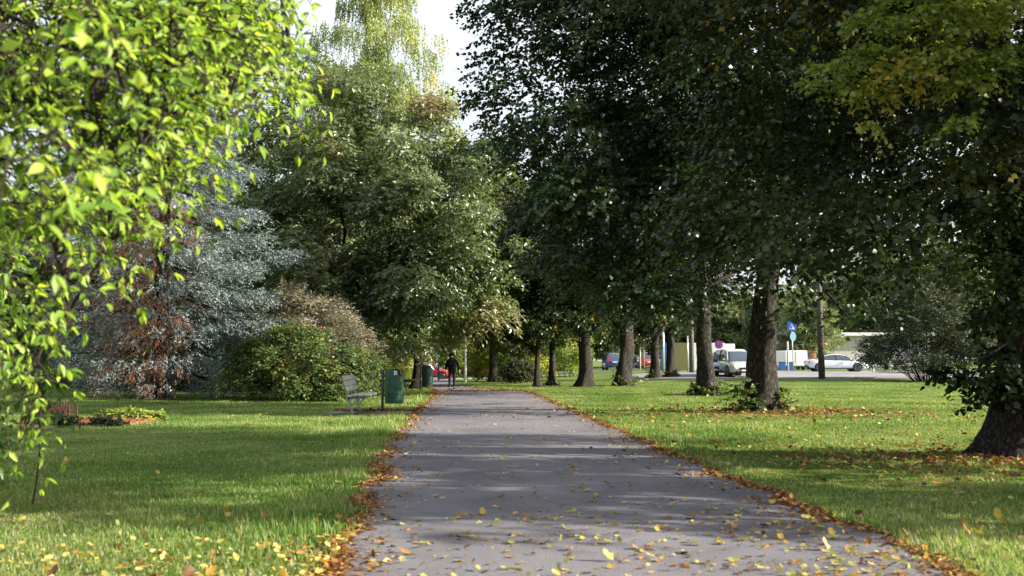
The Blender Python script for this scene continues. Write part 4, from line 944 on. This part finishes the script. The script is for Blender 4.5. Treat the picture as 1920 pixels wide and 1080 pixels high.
MB().box((-4.6, -.02, 1.0), (.10, .1, 5.0)).build('downpipe', M['conc'], t); MB().box((-1.0, -.05, .1), (16, .08, .5)).build('plinth', M['conc'], t)
for k in range(7): MB().box((-8.0+k*2.3, -.004, 1.7), (.03, .012, 3.6)).build('panel_joint', M['conc'], t)
MB().box((2.2, -.03, 1.9), (1.4, .06, 1.1)).build('window', M['glass'], t); MB().box((4.9, -.03, 1.9), (1.4, .06, 1.1)).build('window', M['glass'], t)
x, y = atx(1250, 96), 96
t = thing('kiosk', 'blue, olive and white panelled kiosk between the row trunks', 'kiosk', (x, y, g1(x, y)))
for xx, wv, m in ((.0, 1.1, 'blueshed'), (1.25, 1.3, 'olive'), (2.75, 1.6, 'white'), (4.5, 1.7, 'roofw')): MB().box((xx, 0, 1.25), (wv, 1.6, 2.7)).build('panel', M[m], t, bevel=.02)
x, y = atx(1345, 100), 100
t = thing('white_trailer', 'white trailer behind the silver car', 'trailer', (x, y, g1(x, y)))
MB().box((0, 0, 1.5), (3.0, 2, 2.2)).build('body', M['white'], t, bevel=.05); MB().tube([(-.4, -.9, .35), (-.4, -.7, .35)], .35, 14).build('wheel', M['tyre'], t); MB().tube([(.5, -.9, .35), (.5, -.7, .35)], .35, 14).build('wheel', M['tyre'], t)
x, y = atx(1628, 90), 90
t = thing('metal_railing', 'dark low metal railing right of the white sedan', 'railing', (x, y, g1(x, y)))
for z_ in (.35, .95): MB().bar((0, 0, z_), (4.5, 0, z_), .05, .05).build('rail', M['black'], t)
for k in range(7): MB().bar((k*.75, 0, -.05), (k*.75, 0, 1.0), .04, .04).build('post', M['black'], t)

# mulch bed with a small guard and young plants
mx, my = atx(170, 22.4), 22.4
rng = np.random.default_rng(31)
n = 40; th = np.linspace(0, 2*np.pi, n, endpoint=False); V = [(0, 0, .075)]; Fx = []
rings = [(.35, .07), (.7, .055), (.92, .03), (1.0, -.03)]
for rr, z_ in rings:
    for k in range(n): V.append((1.5*rr*math.cos(th[k])*(1+.06*math.sin(5*th[k])), 1.25*rr*math.sin(th[k])*(1+.06*math.sin(4*th[k]+1)), z_+.01*rng.normal()))
Fx = [(0, 1+k, 1+(k+1) % n) for k in range(n)]
for j in range(3): Fx += [(1+j*n+k, 1+(j+1)*n+k, 1+(j+1)*n+(k+1) % n, 1+j*n+(k+1) % n) for k in range(n)]
mt = thing('mulch_bed', 'low bed of reddish bark mulch on the left lawn', 'flower bed', (mx, my, g1(mx, my)))
MB().add(V, Fx).build('mound', M['mulch'], mt, smooth=True)
q = rng.random((2500, 2))*2-1; q = q[(q**2).sum(1) < 1]; P = np.stack([q[:, 0]*1.5, q[:, 1]*1.25, .085-.08*(q**2).sum(1)**1.5], 1)
D = rng.normal(size=P.shape); D[:, 2] *= .25; nn_ = rng.normal(size=P.shape)*.3+np.array([0, 0, 1])
V, Fx, c = leaves(P, D, nn_, .05+.05*rng.random(len(P)), .02+.02*rng.random(len(P)), 'rhomb'); tag(link('bark_chips', mesh_np('bark_chips', V, Fx, M['litter'], np.repeat(.3+.5*rng.random(len(P)), c)), mt), kind='stuff')
shrub('young_plants', 'low row of bright green plants at the back of the mulch bed', 'plants', mx+.55, my+.95, .75, .2, .0, .18, 26, 24, .09, .7, M['yellowbush'], 120, (.08, .14), slen=.1, stems=4)
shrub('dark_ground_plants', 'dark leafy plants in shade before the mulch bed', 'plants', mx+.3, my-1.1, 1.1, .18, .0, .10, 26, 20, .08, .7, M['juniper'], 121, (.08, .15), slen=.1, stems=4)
gx, gy = atx(128, 22.2), 22.0
t = thing('plant_guard', 'small brown slatted wooden plant guard standing in the mulch bed', 'plant guard', (gx, gy, g1(gx, gy)+.06))
for k in range(5):
    MB().bar((-.24+k*.12, -.2, -.05), (-.24+k*.12, -.2, .36+.06*(k % 2)), .05, .02).build('slat', M['brownwood'], t)
for k in range(5):
    MB().bar((-.24+k*.12, .2, -.05), (-.24+k*.12, .2, .36), .05, .02).build('slat', M['brownwood'], t)
for z_ in (.08, .25): MB().box((0, -.225, z_), (.58, .025, .05)).build('rail', M['brownwood'], t)

# ---------------------------------------------------------------- person
def skin_obj(name, verts, edges, radii, mat, parent, levels=1):
    me = bpy.data.meshes.new(name); me.from_pydata(verts, edges, []); me.materials.append(mat)
    o = link(name, me, parent); o.modifiers.new('s', 'SKIN'); 
    sv = me.skin_vertices[0].data if me.skin_vertices else None
    if sv is None:
        bm = bmesh.new(); bm.from_mesh(me); bm.verts.layers.skin.verify(); bm.to_mesh(me); bm.free(); sv = me.skin_vertices[0].data
    for v, r in zip(sv, radii): v.radius = (r, r) if not isinstance(r, tuple) else r
    sv[0].use_root = True
    m = o.modifiers.new('d', 'SUBSURF'); m.levels = levels+1; m.render_levels = levels+1
    me.polygons.foreach_set('use_smooth', [True]*len(me.polygons)); o.modifiers['s'].use_smooth_shade = True
    return o
px_, py_ = atx(848, 47.2), 47.2
t = thing('person', 'person in a black hooded jacket and dark trousers walking towards the camera', 'person', (px_, py_, g1(px_, py_)+.012))
K = 1.71/1.75
def sc_(vs): return [(x*K, y*K, z*K) for x, y, z in vs]
# body: one continuous figure (head, neck, torso, limbs, hands)
bv = [(0,0,.95), (0,0,1.15), (0,0,1.38), (0,-.01,1.5), (0,-.03,1.58), (0,-.035,1.66), (-.2,0,1.40), (-.30,-.02,1.14), (-.27,-.12,.92), (-.26,-.16,.85), (.2,0,1.40), (.32,.05,1.14), (.36,.04,.93), (.37,.03,.86),
      (-.1,0,.9), (-.11,-.06,.5), (-.11,-.10,.1), (-.11,-.2,.05), (.1,0,.9), (.10,.02,.5), (.10,.10,.12), (.10,.02,.05)]
be = [(0,1),(1,2),(2,3),(3,4),(4,5),(2,6),(6,7),(7,8),(8,9),(2,10),(10,11),(11,12),(12,13),(0,14),(14,15),(15,16),(16,17),(0,18),(18,19),(19,20),(20,21)]
br = [.12,.12,.13,.055,.085,.095,.06,.045,.032,.028,.06,.045,.032,.028,.09,.055,.032,.02,.09,.055,.032,.02]
skin_obj('body', sc_(bv), be, [r*K for r in br], M['skin'], t)
jv = [(0,0,1.05), (0,0,.88), (0,0,1.2), (0,0,1.38), (0,-.01,1.52), (-.19,0,1.41), (-.30,-.01,1.14), (-.275,-.10,.95), (.19,0,1.41), (.32,.05,1.14), (.355,.045,.96)]
je = [(0,1),(0,2),(2,3),(3,4),(3,5),(5,6),(6,7),(3,8),(8,9),(9,10)]
skin_obj('jacket', sc_(jv), je, [(.20*K,.15*K),(.21*K,.16*K),(.20*K,.15*K),(.19*K,.14*K),(.125*K,.125*K),.09*K,.075*K,.06*K,.09*K,.075*K,.06*K], M['cloth'], t)
tv = [(0,0,.92), (-.1,0,.85), (-.11,-.06,.5), (-.11,-.10,.13), (.1,0,.85), (.10,.02,.5), (.10,.10,.15)]
skin_obj('trousers', sc_(tv), [(0,1),(1,2),(2,3),(0,4),(4,5),(5,6)], [r*K for r in (.14,.105,.078,.06,.105,.078,.06)], M['jeans'], t)
for sx_, yo, zo in ((-.11, -.10, 0), (.10, .10, .02)):
    skin_obj('shoe', sc_([(sx_, yo+.03, .08+zo), (sx_, yo-.05, .055+zo), (sx_, yo-.17, .04+zo)]), [(0,1),(1,2)], [.062*K, .055*K, .042*K], M['black'], t)
# hood with an opening for the face
bm = bmesh.new(); bmesh.ops.create_uvsphere(bm, u_segments=20, v_segments=14, radius=1)
for v in bm.verts: v.co = Vector((v.co.x*.135*K, v.co.y*.145*K+.0, v.co.z*.165*K+1.63*K))
bmesh.ops.delete(bm, geom=[v for v in bm.verts if v.co.y < -.08*K and abs(v.co.x) < .078*K and 1.56*K < v.co.z < 1.71*K], context='VERTS')
me = bpy.data.meshes.new('hood'); bm.to_mesh(me); bm.free(); me.materials.append(M['cloth']); hd = link('hood', me, t); sdm = hd.modifiers.new('t', 'SOLIDIFY'); sdm.thickness = .015
me.polygons.foreach_set('use_smooth', [True]*len(me.polygons))
f = MB()
for s_ in (-1, 1): MB().box((s_*.034*K, -.128*K, 1.665*K), (.022*K, .012, .010*K)).build('eye', M['black'], t)
MB().add([(-.014*K, -.125*K, 1.625*K), (.014*K, -.125*K, 1.625*K), (0, -.125*K, 1.67*K), (0, -.15*K, 1.628*K)], [(0,1,3),(1,2,3),(2,0,3),(0,2,1)]).build('nose', M['skin'], t)
MB().box((0, -.125*K, 1.595*K), (.05*K, .012, .010*K)).build('mouth', M['tail'], t)
for sx_, hx, hy, hz in ((-1, -.262, -.155, .86), (1, .372, .03, .87)):
    for q in range(5):
        ox = (q-2)*.017 if q < 4 else 0
        if q < 4: a = (hx, hy+ox, hz-.02); b = (hx, hy+ox-.01, hz-.07); c_ = (hx-sx_*.008, hy+ox-.025, hz-.10+.008*abs(q-1))
        else: a = (hx-sx_*.01, hy-.035, hz); b = (hx-sx_*.02, hy-.055, hz-.03); c_ = (hx-sx_*.02, hy-.06, hz-.055)
        MB().tube(sc_([a, b, c_]), [.010, .009, .006], 6).build('finger', M['skin'], t, smooth=True)

# ---------------------------------------------------------------- grass (geometry nodes instances of tufts)
def tuft(seed, nb, h, rad, wd):
    rng = np.random.default_rng(seed); V = []; Fx = []; rn = []
    for i in range(nb):
        a = rng.random()*6.28; rr = rad*math.sqrt(rng.random()); b = np.array([rr*math.cos(a), rr*math.sin(a), -.01]); ya = rng.random()*6.28; hh = h*(.5+.7*rng.random())
        ln = np.array([math.cos(ya), math.sin(ya), 0])*hh*(.2+.6*rng.random()); sdv = np.array([-math.sin(ya), math.cos(ya), 0])*wd*.5
        k = len(V); V += [b-sdv, b+sdv, b+ln*.35+[0,0,hh*.6]-sdv*.8, b+ln*.35+[0,0,hh*.6]+sdv*.8, b+ln+[0,0,hh*.92]]; Fx += [(k,k+1,k+3),(k,k+3,k+2),(k+2,k+3,k+4)]; rn += [rng.random()]*5
    return np.array(V), np.array(Fx), rn
tuft_objs = []
for s_ in range(3):
    V, Fx, rn = tuft(800+s_, 22, .055, .085, .0055); me = mesh_np('grass_tuft', V, Fx, M['grass'], rn); tuft_objs.append(bpy.data.objects.new('grass_tuft', me))
def scatter_gn(name, P, scl, label, objs, seed):
    rng = np.random.default_rng(seed)
    me = bpy.data.meshes.new(name); me.vertices.add(len(P)); me.vertices.foreach_set('co', np.asarray(P, np.float32).ravel())
    a = me.attributes.new('scl', 'FLOAT_VECTOR', 'POINT'); a.data.foreach_set('vector', np.asarray(scl, np.float32).ravel())
    a = me.attributes.new('rot', 'FLOAT_VECTOR', 'POINT'); rt = np.zeros((len(P), 3)); rt[:, 2] = rng.random(len(P))*6.28; a.data.foreach_set('vector', rt.astype(np.float32).ravel())
    o = link(name, me); tag(o, label, None, None, 'stuff')
    ng = bpy.data.node_groups.new(name, 'GeometryNodeTree'); ng.interface.new_socket('Geometry', in_out='INPUT', socket_type='NodeSocketGeometry'); ng.interface.new_socket('Geometry', in_out='OUTPUT', socket_type='NodeSocketGeometry')
    gi = ng.nodes.new('NodeGroupInput'); go = ng.nodes.new('NodeGroupOutput'); ip = ng.nodes.new('GeometryNodeInstanceOnPoints'); jn = ng.nodes.new('GeometryNodeJoinGeometry')
    for ob in objs:
        oi = ng.nodes.new('GeometryNodeObjectInfo'); oi.inputs['Object'].default_value = ob; oi.inputs['As Instance'].default_value = True; ng.links.new(oi.outputs['Geometry'], jn.inputs[0])
    na = ng.nodes.new('GeometryNodeInputNamedAttribute'); na.data_type = 'FLOAT_VECTOR'; na.inputs[0].default_value = 'scl'
    nb = ng.nodes.new('GeometryNodeInputNamedAttribute'); nb.data_type = 'FLOAT_VECTOR'; nb.inputs[0].default_value = 'rot'
    e2r = ng.nodes.new('FunctionNodeEulerToRotation')
    ng.links.new(gi.outputs[0], ip.inputs['Points']); ng.links.new(jn.outputs[0], ip.inputs['Instance']); ip.inputs['Pick Instance'].default_value = True
    rv = ng.nodes.new('FunctionNodeRandomValue'); rv.data_type = 'INT'; rv.inputs['Min'].default_value = 0; rv.inputs['Max'].default_value = len(objs)-1
    rv.inputs[4].default_value = 0; rv.inputs[5].default_value = len(objs)-1
    ng.links.new([s for s in rv.outputs if s.enabled][0], ip.inputs['Instance Index'])
    ng.links.new(na.outputs[0], ip.inputs['Scale']); ng.links.new(nb.outputs[0], e2r.inputs[0]); ng.links.new(e2r.outputs[0], ip.inputs['Rotation'])
    ng.links.new(ip.outputs[0], go.inputs[0]); md = o.modifiers.new('g', 'NODES'); md.node_group = ng
    return o
rng = np.random.default_rng(55)
def scatter_pts(y0, y1, dens):
    w1 = .53*y1+3; n = int(2*w1*(y1-y0)*dens); x = (rng.random(n)*2-1)*w1; y = y0+rng.random(n)*(y1-y0)
    k = np.abs(x) < .53*y+3; return x[k], y[k]
GP = []; GS = []
for y0, y1, dens, s in ((3.5, 8, 170, 1.0), (8, 13, 120, 1.12), (13, 20, 70, 1.3), (20, 30, 34, 1.6), (30, 46, 14, 2.1), (46, 64, 6, 2.5)):
    x, y = scatter_pts(y0, y1, dens); L_ = pedge(y, PL, 1, 1); R_ = pedge(y, PR, 1, 4)
    inp = (x > L_-.02+.05*rng.normal(size=len(x))*.5) & (x < R_+.02+.05*rng.normal(size=len(x))*.5)
    pad = (x > -5) & (x < -2.6) & (y > 26.3) & (y < 27.7); bed = ((x-mx)/1.5)**2+((y-my)/1.25)**2 < 1
    k = ~(inp | pad | bed); x = x[k]; y = y[k]; L_ = L_[k]; R_ = R_[k]
    dpath = np.minimum(np.abs(x-L_), np.abs(x-R_)); lush = 1+.9*np.exp(-((dpath-.35)/.5)**2)*(.5+.8*rng.random(len(x)))
    nz = .5+.5*np.sin(x*1.3+2*np.sin(y*.7))*np.sin(y*.9+x*.3)
    pn = np.sin(x*.8+1.3*np.sin(y*.37))+np.sin(y*.55+1.7*np.sin(x*.43+1))+.5*np.sin(x*2.3+y*1.9); zs = s*lush*(.55+.4*nz+.4*rng.random(len(x)))*np.clip(1-.22*pn, .4, 1.3)*(1+1.1*(rng.random(len(x)) < .025)); GP.append(np.stack([x, y, gz(x, y)-.012], 1)); GS.append(np.stack([s*(.9+.4*rng.random(len(x)))*np.sqrt(lush), s*np.ones(len(x))*np.sqrt(lush), zs*np.clip(1.15-.012*y, .5, 1)*.78], 1))
GP = np.concatenate(GP); GS = np.concatenate(GS); print('tufts', len(GP))
scatter_gn('grass', GP, GS, 'short lawn grass on both sides of the path', tuft_objs, 9)

# ---------------------------------------------------------------- fallen leaves
FL = [(0,0,0), (.22,.12,.05), (.5,.32,.10), (.30,.55,.03), (.34,.78,.07), (0,1,.12), (-.34,.78,.06), (-.30,.55,.03), (-.5,.32,.12), (-.22,.12,.04), (0,.5,-.02)]
FLF = [(10, i, i+1) for i in range(0, 9)]+[(10, 9, 0)]
LEAF['fallen'] = (np.array(FL), np.array(FLF))
rng = np.random.default_rng(77)
def litter(x, y, name, label, mat, L, tonef, kind='rhomb', lift=.012, tilt=.35):
    n = len(x); D = rng.normal(size=(n, 3)); D[:, 2] *= .22; nn_ = rng.normal(size=(n, 3))*tilt+np.array([0, 0, 1]); s = L*(.55+.75*rng.random(n))
    P = np.stack([x, y, gz(x, y)+lift+.015*rng.random(n)], 1); V, Fx, c = leaves(P, D, nn_, s, s*.62, kind)
    return tag(link(name, mesh_np(name, V, Fx, mat, np.repeat(tonef(n), c))), label, kind='stuff')
# along both path edges, brown
xx_ = []; yy2 = []
for T, sgn, sd_ in ((PL, -1, 1), (PR, 1, 4)):
    y = 4+52*rng.random(26000)**1.5; e = pedge(y, T, 1, sd_); clump = .42+.5*np.sin(y*1.7+sgn)*np.sin(y*.6+.8*np.sin(y*3.1)); k = rng.random(len(y)) < clump*.9+.15; y = y[k]; e = e[k]
    off = rng.normal(size=len(y))*np.where(sgn < 0, .07*np.clip((30-y)/16, .4, 1)*np.clip((y-4)/5, .3, 1), .045)+.02; off = off+(rng.random(len(y)) < .16)*np.abs(rng.normal(size=len(y)))*.28*(-1 if sgn > 0 else 1)*(-1 if rng.random() < .5 else 1)*sgn; xx_.append(e-sgn*off*.9); yy2.append(y)
litter(np.concatenate(xx_), np.concatenate(yy2), 'edge_leaf_litter', 'brown leaf litter gathered along both path edges', M['litter'], .06, lambda n: rng.random(n), lift=.015)
# near the crest, across the path, and by the bench pad
x = -3.6+4.9*rng.random(1600); y = 46.0+rng.normal(size=1600)*.35; x2 = -4.9+2.4*rng.random(1400); y2 = 27.9+rng.normal(size=1400)*.18
litter(np.concatenate([x, x2]), np.concatenate([y, y2]), 'crossing_leaf_litter', 'brown leaves lying across the path end and beside the bin', M['litter'], .10, lambda n: rng.random(n)*.8, lift=.015)
# on the path, dense at the near end
y = 4+42*rng.random(16000)**3.2; u = rng.random(16000); x = pedge(y, PL)+.1+u*(pedge(y, PR)-pedge(y, PL)-.2)
cl_ = .5+.5*np.sin(u*9+2.2*np.sin(y*1.9))*np.sin(y*2.7+u*5); k = rng.random(16000) < np.clip(.07+2.1*cl_**1.3*np.exp(-np.maximum(y-6, 0)/1.7)*(.1+1.2*u), 0, 1); 
litter(x[k], y[k], 'path_leaves', 'scattered yellow and brown leaves on the asphalt', M['yleaf'], .068, lambda n: rng.random(n), 'fallen', .016, .3)
y = 4.5+34*rng.random(9000)**1.8; u = rng.random(9000); x = pedge(y, PL)+.05+u*(pedge(y, PR)-pedge(y, PL)-.1); k = rng.random(9000) < .12+.88*(np.abs(u-.5)*2)**3+.3*np.exp(-(y-5)/4)
litter(x[k], y[k], 'path_crumbs', 'small crumbs of dry leaf on the asphalt', M['litter'], .018, lambda n: rng.random(n)*.6, 'rhomb', .014, .3)
# lawns
x, y = scatter_pts(4.5, 26, 9); k = ((x < pedge(y, PL)) | (x > pedge(y, PR))); x = x[k]; y = y[k]
k = rng.random(len(x)) < np.where(y < 9, .5, np.where(x > 0, .4, .10)); litter(x[k], y[k], 'lawn_leaves', 'yellow leaves lying in the grass', M['yleaf'], .085, lambda n: rng.random(n), 'fallen', .05, .6)
x = -1.25-3.8*rng.random(800)**2; y = 5.6+.2*x+2.5*rng.random(800); litter(x, y, 'lawn_leaves', 'yellow leaves thick in the sunlit grass at the near left', M['yleaf'], .055, lambda n: .1+.85*rng.random(n), 'fallen', .06, .7)
n = 5200; th = rng.random(n)*6.28; r_ = np.abs(rng.normal(size=n))*2.0; litter(7.9+r_*np.cos(th)*1.5, 14.0+r_*np.sin(th)*.9, 'linden_leaf_litter', 'brown leaves around the foot of the nearest linden', M['litter'], .08, lambda n: rng.random(n), 'rhomb', .03, .5)
n = 2600; th = rng.random(n)*6.28; r_ = np.abs(rng.normal(size=n))*2.2; litter(7.2+r_*np.cos(th)*1.6, 27+r_*np.sin(th)*1.2, 'linden_leaf_litter', 'brown leaves around the leaning linden', M['litter'], .10, lambda n: rng.random(n), 'rhomb', .03, .5)
# 300 individual leaves, the largest in view
vy = [mesh_np('fallen_leaf', np.array(FL)*np.array([.8, 1, 1]), np.array(FLF), M['yleaf'], np.full(11, v)) for v in (.1, .3, .5, .65, .78)]
vb = [mesh_np('fallen_leaf', np.array(FL)*np.array([.7, 1, 1.5]), np.array(FLF), M['litter'], np.full(11, v)) for v in (.08, .28, .5)]
for i in range(300):
    onp = i < 210
    y = 6.0+ (3.2*rng.random()**2.2)
    l_, r_ = float(pedge(y, PL)), float(pedge(y, PR))
    if onp: x = l_+.1+(r_-l_-.2)*rng.random()**.6
    elif i < 255: x = r_+.1+1.6*rng.random()
    else: x = l_-.1-1.9*rng.random()
    br_ = rng.random() < .35
    o = link('fallen_leaf', (vb if br_ else vy)[int(rng.integers(0, 3 if br_ else 5))])
    s = .055+.05*rng.random(); o.location = (x, y, g1(x, y)+(.022 if onp else .06)); o.scale = (s, s, s)
    o.rotation_euler = (rng.normal()*.35*(1 if onp else 1.6), rng.normal()*.35*(1 if onp else 1.6), rng.random()*6.28)
    where = 'on the near path' if onp else 'in the grass by the near path'
    tag(o, ('small brown curled leaf lying ' if br_ else 'yellow-green fallen leaf lying ')+where, 'leaf', ('brown' if br_ else 'yellow')+' leaves fallen '+where)
tt = sum(len(o.data.polygons) for o in bpy.data.objects if o.type == 'MESH'); print('faces (with shared)', tt, 'unique', sum(len(m.polygons) for m in bpy.data.meshes))
